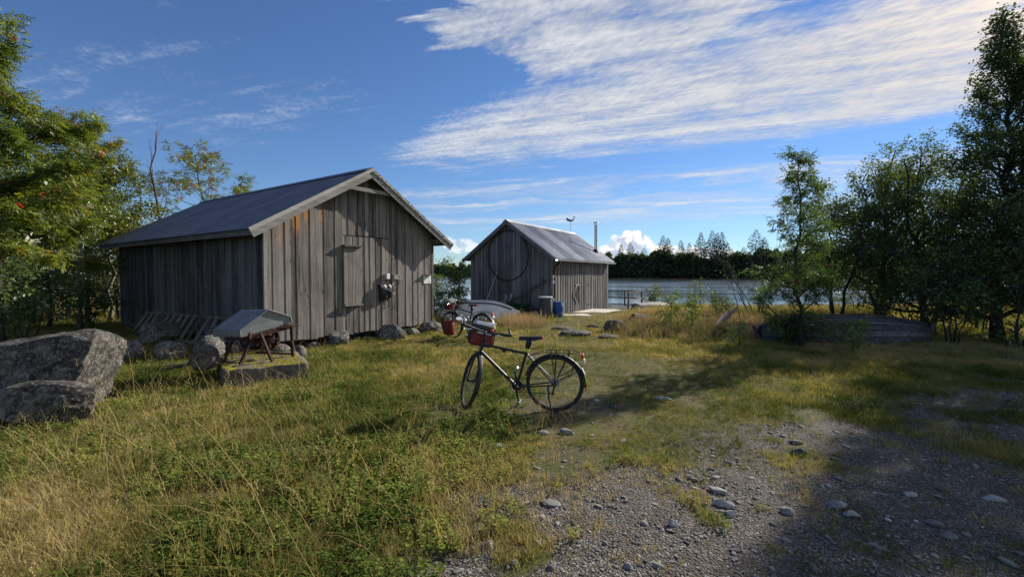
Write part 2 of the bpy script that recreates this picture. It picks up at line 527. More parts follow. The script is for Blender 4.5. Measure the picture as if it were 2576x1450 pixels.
def rockmat(name, dark, light, lich=(.36, .36, .30), la=.6, sc_=5.0, white=.0):
    m_, n, b = mat(name, .92, 0, .15)
    co = n.new('ShaderNodeTexCoord').outputs['Object']
    geo = n.new('ShaderNodeNewGeometry')
    rnd = n.new('ShaderNodeObjectInfo').outputs['Random']
    f = n.noise(co, sc_, 8, .68, .2)
    f2 = n.noise(co, sc_ * 7, 4, .7)
    ff = n.m('ADD', n.m('ADD', n.m('MULTIPLY', f, .65), n.m('MULTIPLY', f2, .35)), n.m('MULTIPLY', n.m('SUBTRACT', rnd, .5), white))
    c = n.ramp(ff, [(.40, dark), (.50, tuple(p * .6 + q * .4 for p, q in zip(dark, light))), (.60, light)])
    l1 = n.noise(co, sc_ * 3.6, 6, .78, .2)
    c = n.mix(n.m('MULTIPLY', n.ss(l1, .53, .575), la), c, lich)
    if la > .55:
        wv = n.new('ShaderNodeVectorMath', operation='ADD'); n.put(wv.inputs[0], co); n.put(wv.inputs[1], n.vec(n.m('MULTIPLY', f, .5), n.m('MULTIPLY', l1, .4), n.m('MULTIPLY', f, .4)))
        ck = n.voro(wv.outputs[0], 1.5, 'Distance', 'DISTANCE_TO_EDGE')
        c = n.mix(n.m('MULTIPLY', n.m('SUBTRACT', 1.0, n.ss(ck, .004, .022)), .8), c, (.012, .011, .010))
    l2 = n.noise(co, sc_ * 1.2, 4, .7)
    c = n.mix(n.m('MULTIPLY', n.ss(l2, .60, .66), .55), c, tuple(q * .45 for q in dark))
    n.put(b.inputs['Base Color'], c)
    n.put(b.inputs['Normal'], n.bump(n.m('ADD', f, n.m('MULTIPLY', f2, .5)), .9, .03))
    return m_
M['rock'] = rockmat('lichened_boulder', (.020, .018, .017), (.13, .118, .108), (.27, .26, .22), .6, 6.5)
M['rock2'] = rockmat('grey_field_stone', (.030, .028, .027), (.17, .16, .15), (.36, .355, .33), .55)
M['stone'] = rockmat('gravel_stone', (.20, .19, .18), (.46, .445, .42), (.55, .54, .52), .3, 14, .5)
M['darkrock'] = rockmat('dark_shore_rock', (.035, .03, .03), (.16, .14, .13), (.2, .2, .18), .3, 6)
def concrete():
    m_, n, b = mat('mossy_concrete', .95, 0, .1)
    co = n.new('ShaderNodeTexCoord').outputs['Object']
    geo = n.new('ShaderNodeNewGeometry')
    sp = n.new('ShaderNodeSeparateXYZ'); n.put(sp.inputs[0], geo.outputs['Normal'])
    f = n.noise(co, 9, 7, .7)
    c = n.ramp(f, [(.3, (.05, .045, .04)), (.7, (.17, .155, .14))])
    ms = n.noise(co, 5, 5, .65)
    c = n.mix(n.m('MULTIPLY', n.m('MULTIPLY', n.ss(ms, .50, .58), .8), n.ss(sp.outputs[2], .4, .8)), c, (.20, .17, .02))
    n.put(b.inputs['Base Color'], c)
    n.put(b.inputs['Normal'], n.bump(f, .9, .02))
    return m_
M['concrete'] = concrete()
M['moss'] = plain('yellow_moss', (.30, .27, .02), .95, var=.5, sc_=30, bump=.9)

def leafmat(name, c1, c2, c3=None, trans=.45, gloss=.06):
    m_ = bpy.data.materials.new(name)
    m_.use_nodes = True
    n = NT(m_.node_tree)
    m_.node_tree.nodes.remove(m_.node_tree.nodes['Principled BSDF'])
    o = m_.node_tree.nodes['Material Output']
    at_ = n.new('ShaderNodeAttribute', attribute_name='tint')
    stops = [(0, c1), (.75 if c3 else 1.0, c2)] + ([(1.0, c3)] if c3 else [])
    c = n.ramp(at_.outputs['Fac'], stops)
    d = n.new('ShaderNodeBsdfDiffuse'); n.put(d.inputs[0], c)
    tcol = n.mix(1.0, c, (1.5, 1.35, .65), 'MULTIPLY')
    t = n.new('ShaderNodeBsdfTranslucent'); n.put(t.inputs[0], tcol)
    g = n.new('ShaderNodeBsdfGlossy'); g.inputs['Roughness'].default_value = .45; g.inputs[0].default_value = (.8, .85, .9, 1)
    x1 = n.new('ShaderNodeMixShader'); x1.inputs[0].default_value = trans
    n.put(x1.inputs[1], d.outputs[0]); n.put(x1.inputs[2], t.outputs[0])
    x2 = n.new('ShaderNodeMixShader'); x2.inputs[0].default_value = gloss
    n.put(x2.inputs[1], x1.outputs[0]); n.put(x2.inputs[2], g.outputs[0])
    n.put(o.inputs[0], x2.outputs[0])
    return m_
M['leaf_rowan'] = leafmat('rowan_leaves', (.065, .115, .02), (.175, .215, .03), (.44, .24, .04), .5)
M['leaf_birch'] = leafmat('birch_leaves', (.035, .065, .018), (.085, .125, .03), (.15, .16, .03), .36)
M['leaf_alder'] = leafmat('alder_leaves', (.040, .078, .022), (.11, .155, .04), (.15, .17, .05), .42)
M['leaf_sunny'] = leafmat('sunny_birch_leaves', (.055, .10, .018), (.15, .19, .03), (.30, .23, .04), .4)  # lighter copy of the birch leaves, sunlight put into its colour
M['leaf_sapling'] = leafmat('sapling_leaves', (.03, .065, .016), (.12, .19, .035), None, .4)
M['leaf_bush'] = leafmat('bush_leaves', (.07, .12, .025), (.18, .24, .05), (.28, .28, .07), .4)
M['leaf_willow'] = leafmat('willow_leaves', (.10, .12, .05), (.20, .22, .09), None, .4)
M['needles'] = leafmat('spruce_needles', (.05, .085, .016), (.17, .19, .035), None, .2, .03)
M['far_needles'] = leafmat('far_spruce_needles', (.028, .046, .028), (.066, .090, .048), None, .15, .02)
M['far_leaf'] = leafmat('far_leaves', (.042, .070, .032), (.12, .16, .062), None, .25, .02)

def instleaf(name, stops, trans=.35, tipcol=None):
    m_ = bpy.data.materials.new(name)
    m_.use_nodes = True
    n = NT(m_.node_tree)
    m_.node_tree.nodes.remove(m_.node_tree.nodes['Principled BSDF'])
    o = m_.node_tree.nodes['Material Output']
    a = n.new('ShaderNodeAttribute', attribute_name='tint', attribute_type='INSTANCER')
    b_ = n.new('ShaderNodeAttribute', attribute_name='bl', attribute_type='GEOMETRY')
    f = n.m('ADD', n.m('MULTIPLY', a.outputs['Fac'], .75), n.m('MULTIPLY', b_.outputs['Fac'], .25))
    c = n.ramp(f, stops)
    if tipcol:
        h_ = n.new('ShaderNodeAttribute', attribute_name='tip', attribute_type='GEOMETRY')
        c = n.mix(h_.outputs['Fac'], c, tipcol)
    d = n.new('ShaderNodeBsdfDiffuse'); n.put(d.inputs[0], c)
    t = n.new('ShaderNodeBsdfTranslucent'); n.put(t.inputs[0], n.mix(1.0, c, (1.35, 1.25, .7), 'MULTIPLY'))
    x1 = n.new('ShaderNodeMixShader'); x1.inputs[0].default_value = trans
    n.put(x1.inputs[1], d.outputs[0]); n.put(x1.inputs[2], t.outputs[0])
    n.put(o.inputs[0], x1.outputs[0])
    return m_

# ------------------------------------------------------------------ ground, water, far shore
def grid_axis(a0, a1, core0, core1, step, growth=1.09):
    xs = list(np.arange(core0, core1 + 1e-6, step))
    s = step
    while xs[-1] < a1:
        s *= growth; xs.append(xs[-1] + s)
    s = step
    while xs[0] > a0:
        s *= growth; xs.insert(0, xs[0] - s)
    return np.array(xs)
def ground():
    xs = grid_axis(-500, 500, -8, 9, .09)
    ys = grid_axis(-60, 520, .2, 13, .09)
    Xg, Yg = np.meshgrid(xs, ys)
    Zg = hgt(Xg, Yg)
    near = (np.hypot(Xg, Yg) < 14)
    g = gravel(Xg, Yg)
    Zg = Zg + np.where(near, .018 * (fbm(Xg * 6, Yg * 6, 0, 12, 3) - .5), 0)
    V = np.stack([Xg, Yg, Zg], -1).reshape(-1, 3)
    nx, ny = len(xs), len(ys)
    i = np.arange(nx - 1)[None, :] + np.arange(ny - 1)[:, None] * nx
    F = np.stack([i, i + 1, i + 1 + nx, i + nx], -1).reshape(-1, 4)
    me = mk_mesh('ground', V, F, True, {'gravel': ('POINT', g.ravel())})
    m_, n, b = mat('grassy_gravel_ground', .95, 0, .1)
    geo = n.new('ShaderNodeNewGeometry').outputs['Position']
    ga = n.new('ShaderNodeAttribute', attribute_name='gravel').outputs['Fac']
    f1 = n.noise(geo, 3.0, 6, .65); f2 = n.noise(geo, 28, 5, .7); f3 = n.noise(geo, 110, 3, .6)
    vor = n.new('ShaderNodeTexVoronoi'); n.put(vor.inputs['Vector'], geo); vor.inputs['Scale'].default_value = 62
    vor2 = n.new('ShaderNodeTexVoronoi'); n.put(vor2.inputs['Vector'], geo); vor2.inputs['Scale'].default_value = 105
    sp = n.new('ShaderNodeSeparateColor'); n.put(sp.inputs[0], vor.outputs['Color'])
    sp2 = n.new('ShaderNodeSeparateColor'); n.put(sp2.inputs[0], vor2.outputs['Color'])
    peb = n.m('ADD', n.m('MULTIPLY', sp.outputs[0], .5), n.m('MULTIPLY', sp2.outputs[1], .5))
    gc = n.ramp(peb, [(.12, (.046, .040, .035)), (.5, (.155, .140, .124)), (.8, (.30, .275, .25)), (.95, (.48, .45, .42))])
    edge = n.ss(vor.outputs['Distance'], .34, .62)
    gc = n.mix(n.m('MULTIPLY', edge, .7), gc, (.05, .043, .036))
    gc = n.mix(n.m('MULTIPLY', n.ss(f1, .42, .62), .6), gc, (.095, .078, .055))
    soil = n.ramp(n.m('ADD', n.m('MULTIPLY', f2, .6), n.m('MULTIPLY', f3, .4)),
                  [(.35, (.034, .028, .018)), (.52, (.115, .095, .05)), (.70, (.25, .20, .11))])
    soil = n.mix(n.ss(f1, .42, .62), soil, n.ramp(f3, [(.35, (.035, .045, .012)), (.65, (.12, .13, .04))]))
    gm = n.ss(n.m('ADD', ga, n.m('MULTIPLY', n.m('SUBTRACT', f2, .5), .8)), .30, .62)
    n.put(b.inputs['Base Color'], n.mix(gm, soil, gc))
    hh = n.m('ADD', n.m('MULTIPLY', n.m('SUBTRACT', 1.0, vor.outputs['Distance']), gm), n.m('MULTIPLY', f2, .9))
    n.put(b.inputs['Normal'], n.bump(hh, .9, .016))
    return tag(put('ground', me, m_), kind='structure')
ground()
def water():
    m_, n, b = mat('lake_water', .07, 0, .5)
    b.inputs['Base Color'].default_value = (.15, .20, .25, 1)  # pale base colour stands in for bright sky reflected off the waves
    b.inputs['IOR'].default_value = 1.33
    geo = n.new('ShaderNodeNewGeometry').outputs['Position']
    f = n.noise(n.scale(geo, (.55, 1.5, 1)), 1.0, 4, .6, .4)
    f2 = n.noise(n.scale(geo, (2.2, 4.5, 1)), 1.0, 4, .6, .3)
    gust = n.noise(n.scale(geo, (.03, .09, 1)), 1.0, 3, .5)
    n.put(b.inputs['Roughness'], n.lin(gust, .35, .65, .05, .18))
    n.put(b.inputs['Normal'], n.bump(n.m('ADD', f, n.m('MULTIPLY', f2, .45)), .5, .018))
    xs = np.array([-3000, -300, -60, 60, 300, 3000.]); ys = np.array([20., 60, 200, 700, 4000])
    Xg, Yg = np.meshgrid(xs, ys)
    V = np.stack([Xg, Yg, np.full_like(Xg, WATER_Z)], -1).reshape(-1, 3)
    i = np.arange(5)[None, :] + np.arange(4)[:, None] * 6
    F = np.stack([i, i + 1, i + 7, i + 6], -1).reshape(-1, 4)
    tag(put('water', mk_mesh('water', V, F), m_), kind='structure')
water()
def far_line(u):                                       # far shoreline depth by sight line
    us = np.array([300, 900, 1060, 1180, 1330, 1500, 1600, 1800, 2000, 2300, 2700, 3300])
    ds = np.array([520, 470, 430, 380, 260, 205, 195, 182, 172, 165, 160, 150])
    return np.interp(u, us, ds)
def far_shore():
    V, F = [], []
    us = np.linspace(250, 3300, 200)
    offs = [0, 1.5, 4, 9, 30, 90]
    zs = [-.9, -.35, -.05, .4, 1.2, 2.0]
    for u in us:
        d = far_line(u)
        dirx = (u - 1288) / FPX
        for o, z in zip(offs, zs):
            dd = d * (1 + .012 * (fbm(u * .02, 1, 0, 8, 3) - .5)) + o
            V.append((dirx * dd, dd, z + .25 * (fbm(u * .13, o, 0, 14, 2) - .5)))
    for i in range(len(us) - 1):
        for j in range(5):
            a = i * 6 + j
            F.append((a, a + 6, a + 7, a + 1))
    m_ = plain('shore_reeds_and_grass', (.16, .12, .055), .95, var=.45, sc_=.6)
    tag(put('far_shore', mk_mesh('far_shore', V, F, True), m_), kind='structure')
far_shore()

# ------------------------------------------------------------------ leaves and trees
def unit(a): return a / np.maximum(np.linalg.norm(a, axis=-1, keepdims=True), 1e-9)
def leaf_mesh(name, P, D, N, L, Wd, tint, fold=.25):
    """one bent diamond per leaf: base, two sides, tip"""
    P, D = np.asarray(P, float), unit(np.asarray(D, float))
    S = unit(np.cross(D, N)); N = unit(np.cross(S, D))
    L = np.asarray(L)[:, None]; Wd = np.asarray(Wd)[:, None]
    a = P
    m1 = P + D * L * .45 + S * Wd * .5 + N * Wd * fold
    m2 = P + D * L * .45 - S * Wd * .5 + N * Wd * fold
    t = P + D * L - N * L * .08
    V = np.stack([a, m1, t, m2], 1).reshape(-1, 3)
    i = np.arange(len(P))[:, None] * 4
    F = np.concatenate([np.concatenate([i, i + 1, i + 2], 1), np.concatenate([i, i + 2, i + 3], 1)], 0)
    tin = np.repeat(np.asarray(tint), 4)
    return mk_mesh(name, V, F, False, {'tint': ('POINT', tin)})
def rand_dirs(rng, n, down=0.0):
    d = rng.normal(size=(n, 3)); d[:, 2] = d[:, 2] * .6 - down
    return unit(d)
class Tree:
    def __init__(s, seed):
        s.rng = np.random.default_rng(seed)
        s.mb = MB(); s.tips = []; s.tipd = []; s.dead = []
    def curve(s, p, d, L, n, wob, up=0.0):
        pts = [np.array(p, float)]
        d = np.array(d, float); d /= np.linalg.norm(d)
        for i in range(n):
            d = d + s.rng.normal(size=3) * wob + np.array([0, 0, up])
            d /= np.linalg.norm(d)
            pts.append(pts[-1] + d * L / n)
        return pts
    def branch(s, p, d, L, r, level, wob=.14, up=.03, kids=6, kid_len=.45, start=.25, sides=5):
        n = 6 if level == 0 else 4 if level == 1 else 3
        pts = s.curve(p, d, L, n, wob, up)
        rr = [max(r * (1 - .8 * i / n), .0025) for i in range(n + 1)]
        s.mb.tube(pts, rr, max(3, sides - level), cap=False)
        pts = np.array(pts)
        if level >= 2:
            k = max(2, int(L / .07))
            f = s.rng.uniform(.1, 1, k) * n
            i = np.minimum(f.astype(int), n - 1); w_ = (f - i)[:, None]
            q = pts[i] * (1 - w_) + pts[i + 1] * w_
            s.tips.append(q); s.tipd.append(np.repeat((pts[-1] - pts[0])[None], k, 0))
            return
        for c in range(kids):
            f = (start + (1 - start) * (c + s.rng.uniform(.2, .9)) / kids) * n
            i = min(int(f), n - 1); w_ = f - i
            q = pts[i] * (1 - w_) + pts[i + 1] * w_
            dd = pts[i + 1] - pts[i]; dd = dd / np.linalg.norm(dd)
            side = np.cross(dd, [0, 0, 1.0]) + 1e-6
            side = side / np.linalg.norm(side) * (1 if c % 2 else -1)
            nd = dd * .65 + side * s.rng.uniform(.5, 1.0) + np.array([0, 0, s.rng.uniform(-.25, .5)])
            s.branch(q, nd, L * kid_len * s.rng.uniform(.7, 1.2) * (1.1 - .4 * f / n), rr[i] * .55, level + 1, wob * 1.2, up,
                     max(3, kids - 1), kid_len, .2, sides)
        s.branch(pts[-2], pts[-1] - pts[-2], L * .25, rr[-2] * .8, 2, wob, up)
    def trunk(s, p, top, r, n=10, wob=.03, sides=8):
        p, top = np.array(p, float), np.array(top, float)
        L = np.linalg.norm(top - p)
        pts = [p + (top - p) * i / n + (s.rng.normal(size=3) * [1, 1, 0] * wob * L * (0 if i in (0,) else 1) * min(1, i / 3)) for i in range(n + 1)]
        rr = [r * (1.35 if i == 0 else 1.0) * (1 - .88 * i / n) + .004 for i in range(n + 1)]
        s.mb.tube(pts, rr, sides, cap=True)
        return np.array(pts), rr
    def limbs(s, pts, rr, count, base, rad, pitch, kids=6, az0=None, az_w=PI, wob=.14, up=.03, kid_len=.45, ex=.8):
        n = len(pts) - 1
        ga = s.rng.uniform(0, 6.28)
        for c in range(count):
            f0 = base + (1 - base) * ((c + s.rng.uniform(0, .8)) / count)
            f0 = min(f0, .985)
            f = f0 * n; i = min(int(f), n - 1); w_ = f - i
            q = pts[i] * (1 - w_) + pts[i + 1] * w_
            az = ga + c * 2.39996 + s.rng.uniform(-.4, .4)
            rel = (f0 - base) / (1 - base)
            L = rad(rel) * s.rng.uniform(.75, 1.15)
            pt = pitch + (ex * rel)
            d = [math.cos(az) * math.cos(pt), math.sin(az) * math.cos(pt), math.sin(pt)]
            s.branch(q, d, max(L, .2), max(rr[i] * .45, .006), 0 if L > .8 else 1, wob, up, kids, kid_len)
    def leaves(s, per, size, spread, compound=False, droop=.3, aspect=.62, tint=(0., 1.), sizevar=.3, keep=1.0):
        P = np.concatenate(s.tips); D = np.concatenate(s.tipd)
        if keep < 1: 
            k = s.rng.random(len(P)) < keep; P, D = P[k], D[k]
        P = np.repeat(P, per, 0); D = np.repeat(D, per, 0)
        n = len(P); rng = s.rng
        P = P + rng.normal(size=(n, 3)) * spread
        d = unit(unit(D) * .5 + rand_dirs(rng, n, droop))
        nrm = unit(np.array([0, 0, 1.0]) + rng.normal(size=(n, 3)) * .55)
        ln = size * rng.uniform(1 - sizevar, 1 + sizevar, n)
        t = fbm(P[:, 0] * .9, P[:, 1] * .9, P[:, 2] * .9, 3, 2) * .8 - .15 + rng.uniform(-.1, .45, n)
        t = np.clip(tint[0] + (tint[1] - tint[0]) * t, 0, 1)
        if compound:                                   # feather leaves: leaflet pairs along a stalk
            side = unit(np.cross(d, nrm))
            Ps, Ds, Ns, Ls, Ws, Ts = [], [], [], [], [], []
            for k in range(compound):
                f = .18 + .78 * k / compound
                for sg in (-1, 1):
                    Ps.append(P + d * (ln * f)[:, None] - np.array([0, 0, 1.0]) * (ln * f * f * .25)[:, None])
                    Ds.append(side * sg * .85 + d * .55 - np.array([0, 0, .15])); Ns.append(nrm)
                    Ls.append(ln * .34); Ws.append(ln * .14); Ts.append(t)
            Ps.append(P + d * (ln * .95)[:, None]); Ds.append(d); Ns.append(nrm); Ls.append(ln * .34); Ws.append(ln * .14); Ts.append(t)
            return [np.concatenate(q) for q in (Ps, Ds, Ns, Ls, Ws, Ts)]
        return [P, d, nrm, ln, ln * aspect, t]
    def finish(s, name, loc, label, cat, leafmat_, barkmat, lv, group=None, berries=0, fold=.25, bs=.024):
        root = empty(name, loc, 0, label, cat, group)
        me = mk_mesh('trunk', s.mb.v, s.mb.f, True)
        put('trunk', me, barkmat, root)
        if lv is not None:
            put('crown', leaf_mesh('crown', *lv, fold=fold), leafmat_, root)
        if berries:
            P = np.concatenate(s.tips)
            idx = s.rng.choice(len(P), berries, replace=False)
            b = MB()
            for i in idx:
                c = P[i] + s.rng.normal(size=3) * .05
                for k in range(9):
                    q = c + s.rng.normal(size=3) * .042
                    b.add([(q[0]+bs, q[1], q[2]), (q[0]-bs, q[1], q[2]), (q[0], q[1]+bs, q[2]), (q[0], q[1]-bs, q[2]), (q[0], q[1], q[2]+bs), (q[0], q[1], q[2]-bs)],
                          [(0,2,4), (2,1,4), (1,3,4), (3,0,4), (2,0,5), (1,2,5), (3,1,5), (0,3,5)])
            o = b.build('berry_clusters', M['berry'], root)
            o['kind'] = 'stuff'
        return root
def g3(x, y): return (x, y, H(x, y))

def rowan(seed, x, y, h, rad, label, cat='tree', stems=1, base=.25, limbs=20, per=2, size=.17, berries=60, tint=(0, 1), bark='bark', r0=.09, name='rowan_tree', lean=(0, 0), kids=5, keep=1.0, leaf='leaf_rowan', group=None):
    t = Tree(seed)
    for k in range(stems):
        a = 6.28 * k / max(stems, 1) + seed
        off = np.array([math.cos(a), math.sin(a), 0]) * (.25 * (stems > 1))
        top = np.array([lean[0], lean[1], h * (1 - .12 * k)]) + off * rad * 1.5
        pts, rr = t.trunk(off * .4, top, r0 * (1 - .12 * k), wob=.018)
        t.limbs(pts, rr, max(5, limbs // stems), base, lambda f: rad * (1.0 - .72 * f) * (.55 + .45 * min(1, f * 4)), .15, kids)
    return t.finish(name, g3(x, y), label, cat, M[leaf], M[bark], t.leaves(per, size, .06, 4, .25, tint=tint, keep=keep), group, berries)
def birch(seed, x, y, h, rad, label, base=.12, limbs=34, per=4, size=.062, bark='bark_dark', leaf='leaf_birch', name='birch_tree', r0=.1, stems=1, kids=6, tint=(0, 1), spread=.09, lean=(0, 0), cat='tree', pitch=.25, keep=1.0, prof=None, fan=1.2, group=None):
    t = Tree(seed)
    for k in range(stems):
        a = 6.28 * k / max(stems, 1) + seed * 1.7
        off = np.array([math.cos(a), math.sin(a), 0]) * (.3 if stems > 1 else 0)
        top = np.array([lean[0], lean[1], h * (1 - .10 * k)]) + off * rad * fan
        pts, rr = t.trunk(off * .35, top, r0 * (1 - .1 * k), wob=.02)
        pf = prof or (lambda f: rad * (1.0 - .80 * f) * (.6 + .4 * min(1, f * 5)))
        t.limbs(pts, rr, max(4, limbs // stems), base, pf, pitch, kids)
    return t.finish(name, g3(x, y), label, cat, M[leaf], M[bark], t.leaves(per, size, spread, 0, .35, .72, tint=tint, keep=keep), group)
def spruce_mesh(seed, h, rad, boughs, quads, base=.06, qs=.10, droop=.25, needle_w=.32):
    """(trunk MB, leaf arrays): whorls of drooping boughs with needle sprays"""
    rng = np.random.default_rng(seed)
    mb = MB()
    pts = [np.array([rng.normal() * .01 * h, rng.normal() * .01 * h, h * i / 8]) for i in range(9)]
    mb.tube(pts, [max(.018 * h * (1 - i / 8.2), .004) for i in range(9)], 6)
    P, D, N, L, Wd, T = [], [], [], [], [], []
    for b in range(boughs):
        f = base + (1 - base) * ((b + rng.random()) / boughs) ** .9
        f = min(f, .99)
        z = f * h
        az = b * 2.39996 + rng.uniform(-.5, .5)
        bl = rad * ((1 - f) ** .95) * rng.uniform(.65, 1.15) + .02 * h * .5
        up = .35 * f - droop
        d = np.array([math.cos(az), math.sin(az), up]); d /= np.linalg.norm(d)
        side = np.array([-math.sin(az), math.cos(az), 0])
        k = 5
        bp = [np.array([0, 0, z]) + d * bl * j / k + np.array([0, 0, 1]) * bl * .16 * ((j / k) ** 2) for j in range(k + 1)]
        mb.tube(bp, [max(.008 * bl * (1 - j / k) + .003, .003) for j in range(k + 1)], 3, cap=False)
        q = max(3, int(quads * (.35 + .65 * bl / rad)))
        s = rng.uniform(.12, 1, q) ** .8
        w_ = rng.uniform(-1, 1, q) * .38 * (1 - s * .55)
        ctr = np.array([0, 0, z]) + d * (bl * s)[:, None] + np.array([0, 0, 1]) * (bl * .16 * s ** 2)[:, None]
        pos = ctr + side * (w_ * bl)[:, None] + np.array([0, 0, -1]) * (np.abs(w_) * bl * .35)[:, None]
        dirs = unit(d * .8 + side * (np.sign(w_) * .7)[:, None] + np.array([0, 0, -.35]) + rng.normal(size=(q, 3)) * .18)
        P.append(pos); D.append(dirs)
        N.append(unit(np.array([0, 0, 1.0]) + rng.normal(size=(q, 3)) * .5))
        ln = qs * (.30 + .70 * min(1, bl / rad)) * rng.uniform(.7, 1.5, q); L.append(ln); Wd.append(ln * needle_w)
        T.append(np.clip(.25 + .5 * s + rng.uniform(-.3, .3, q), 0, 1))
    return mb, [np.concatenate(q) for q in (P, D, N, L, Wd, T)]

# ================================================================== big boathouse
rnd = random.Random(4)
HX, HY, HROT = -5.18, 9.6, math.atan2(.829, .56)
bh = empty('boathouse', (HX, HY, 0), HROT, 'large weathered grey plank boathouse with a corrugated metal roof', 'boathouse')
SL = .576
def rz(x): return 2.60 + (2.95 - abs(x - 2.5)) * SL            # roof top line
def plank_front(x0, x1, z0, z1, parent, mat_, y=0.0, th=.024, ztop=None, name='plank'):
    poly = [(x0, z0), (x1, z0)]
    if z1 is None:
        poly += [(x1, rz(x1) - .125)]
        if x0 < 2.5 < x1: poly += [(2.5, rz(2.5) - .125)]
        poly += [(x0, rz(x0) - .125)]
    else: poly += [(x1, z1), (x0, z1)]
    return MB().prism(poly, -y - th, -y).build(name, mat_, parent)
DX0, DX1, DZ = 1.85, 3.29, 2.615
# backing walls, right and rear wall
b = MB()
b.prism([(0, .2), (5, .2), (5, rz(5) - .14), (2.5, rz(2.5) - .14), (0, rz(0) - .14)], .004, .06)
b.prism([(0, .2), (5, .2), (5, rz(5) - .14), (2.5, rz(2.5) - .14), (0, rz(0) - .14)], 8.59, 8.65)
b.box(.004, .06, .06, 8.59, .2, rz(0) - .16); b.box(4.94, 4.996, .06, 8.59, .2, rz(5) - .16)
b.box(.06, 4.94, .06, 8.59, .2, .26)
b.build('wall_backing', M['wood_dark'], bh)
def split(a, b_, lo, hi):
    xs = [a]
    while xs[-1] < b_ - lo * .6: xs.append(min(b_, xs[-1] + rnd.uniform(lo, hi)))
    xs[-1] = b_
    return xs
front_cuts = split(0.0, DX0, .12, .19) + split(DX1, 5.0, .09, .15)
k = 0
for a, c in zip(front_cuts[:-1], front_cuts[1:]):
    if abs(a - DX0) < 1e-6 and abs(c - DX1) < 1e-6: continue
    g = rnd.uniform(.003, .009)
    plank_front(a + g, c - g * .4, .2 + rnd.uniform(-.025, .02), None, bh, M['wood'], .004 + (.011 if k % 2 else 0) + rnd.uniform(0, .006)); k += 1
hatch = MB().box(DX0, DX1, -.028, -.006, DZ - .012, DZ + .0, None).build('hatch', M['wood_dark'], bh)
for i, (a, c) in enumerate(zip(*(lambda q: (q[:-1], q[1:]))(split(DX0 + .33, DX1, .10, .16)))):
    plank_front(a + .003, c - .004, DZ + .006 + rnd.uniform(0, .012), None, hatch, M['wood'], .012 + (.02 if i % 2 else 0))
for i, (a, c) in enumerate(((DX0, DX0 + .165), (DX0 + .165, DX0 + .33))):
    plank_front(a + .003, c - .004, DZ + .006, None, bh, M['wood'], .008 + .016 * i)
door = MB().box(DX0 + .02, DX1 - .02, -.012, -.004, .23, DZ - .014).build('door', M['wood_dark'], bh)
cuts = split(DX0, DX1, .075, .115)
for i, (a, c) in enumerate(zip(cuts[:-1], cuts[1:])):
    plank_front(a + .003, c - .003, .2 + rnd.uniform(-.03, .01), DZ - .014 - rnd.uniform(0, .008), door, M['wood'], .013 + (.009 if i % 2 else 0) + rnd.uniform(0, .004), .02)
sh = MB().box(1.86, 2.33, -.066, -.052, .93, 2.33).build('shutter', M['wood_dark'], bh)
cuts = split(1.85, 2.34, .09, .13)
for i, (a, c) in enumerate(zip(cuts[:-1], cuts[1:])):
    plank_front(a + .002, c - .002, .93 + rnd.uniform(-.01, .01), 2.33, sh, M['wood'], .067 + rnd.uniform(0, .006), .02)
for z in (2.357, .905):
    MB().box(1.83, 2.36, -.16, -.05, z - .022, z + .022).build('rail', M['wood_x'], sh)
# left long wall: its shade is put into the darker plank colour
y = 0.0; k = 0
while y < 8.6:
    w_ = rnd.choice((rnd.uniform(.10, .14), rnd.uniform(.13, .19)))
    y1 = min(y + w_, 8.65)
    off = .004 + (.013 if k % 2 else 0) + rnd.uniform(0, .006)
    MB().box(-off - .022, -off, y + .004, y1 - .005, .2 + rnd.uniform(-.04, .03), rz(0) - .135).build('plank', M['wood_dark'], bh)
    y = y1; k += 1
MB().box(-.052, .01, -.052, .0, .19, rz(0) - .14).build('corner_board', M['pale'], bh)
for yy in (6.35, 6.85): MB().box(-.07, -.052, yy, yy + .06, .25, 2.6).build('batten', M['wood'], bh)
# sills under the walls
b = MB(); b.box(.3, 4.7, .40, .56, .08, .195); b.box(.02, .18, .5, 8.6, .08, .195)
b.build('sill_beam', M['wood_dark'], bh)
# roof: boards, purlins, sheets, barge boards
Lr = math.hypot(2.95, 2.95 * SL)
def slope_pt(side, s, off):                              # s metres down from the ridge, off above the top line
    cx, sz_ = 2.95 / Lr, 2.95 * SL / Lr
    x = 2.5 + side * (s * cx + off * sz_)
    return x, rz(2.5) - s * sz_ + off * cx
Y0, Y1 = -.32, 8.95
for side in (-1, 1):
    nb = 17
    for i in range(nb):
        s0, s1 = Lr * i / nb + .004, Lr * (i + 1) / nb - .004
        p = [slope_pt(side, s0, -.075), slope_pt(side, s1, -.075), slope_pt(side, s1, -.05), slope_pt(side, s0, -.05)]
        if side > 0: p = p[::-1]
        MB().prism(p, Y0 + rnd.uniform(0, .02), Y1).build('roof_board', M['wood_y'], bh)
    per = .092
    nsheet = 11
    wid = (Y1 - Y0 + .08) / nsheet
    for i in range(nsheet):
        ya, yb = Y0 - .04 + wid * i, Y0 - .04 + wid * (i + 1) + .05
        nn = int((yb - ya) / per * 8)
        V, F = [], []
        rows = [-.03, Lr * .5, Lr + .05] if side < 0 else [-.03, Lr * .5, Lr + .03]
        for j in range(nn + 1):
            yy = ya + (yb - ya) * j / nn
            dz = .012 * math.cos(2 * PI * yy / per) + (.004 if i % 2 else 0)
            for s_ in rows:
                x, z = slope_pt(side, s_, -.018 + dz)
                V.append((x, yy, z))
        for j in range(nn):
            for q in (0, 1):
                a = j * 3 + q
                F.append((a, a + 1, a + 4, a + 3))
        put('roof_sheet', mk_mesh('roof_sheet', V, F, True), M['roof'], bh)
b = MB()
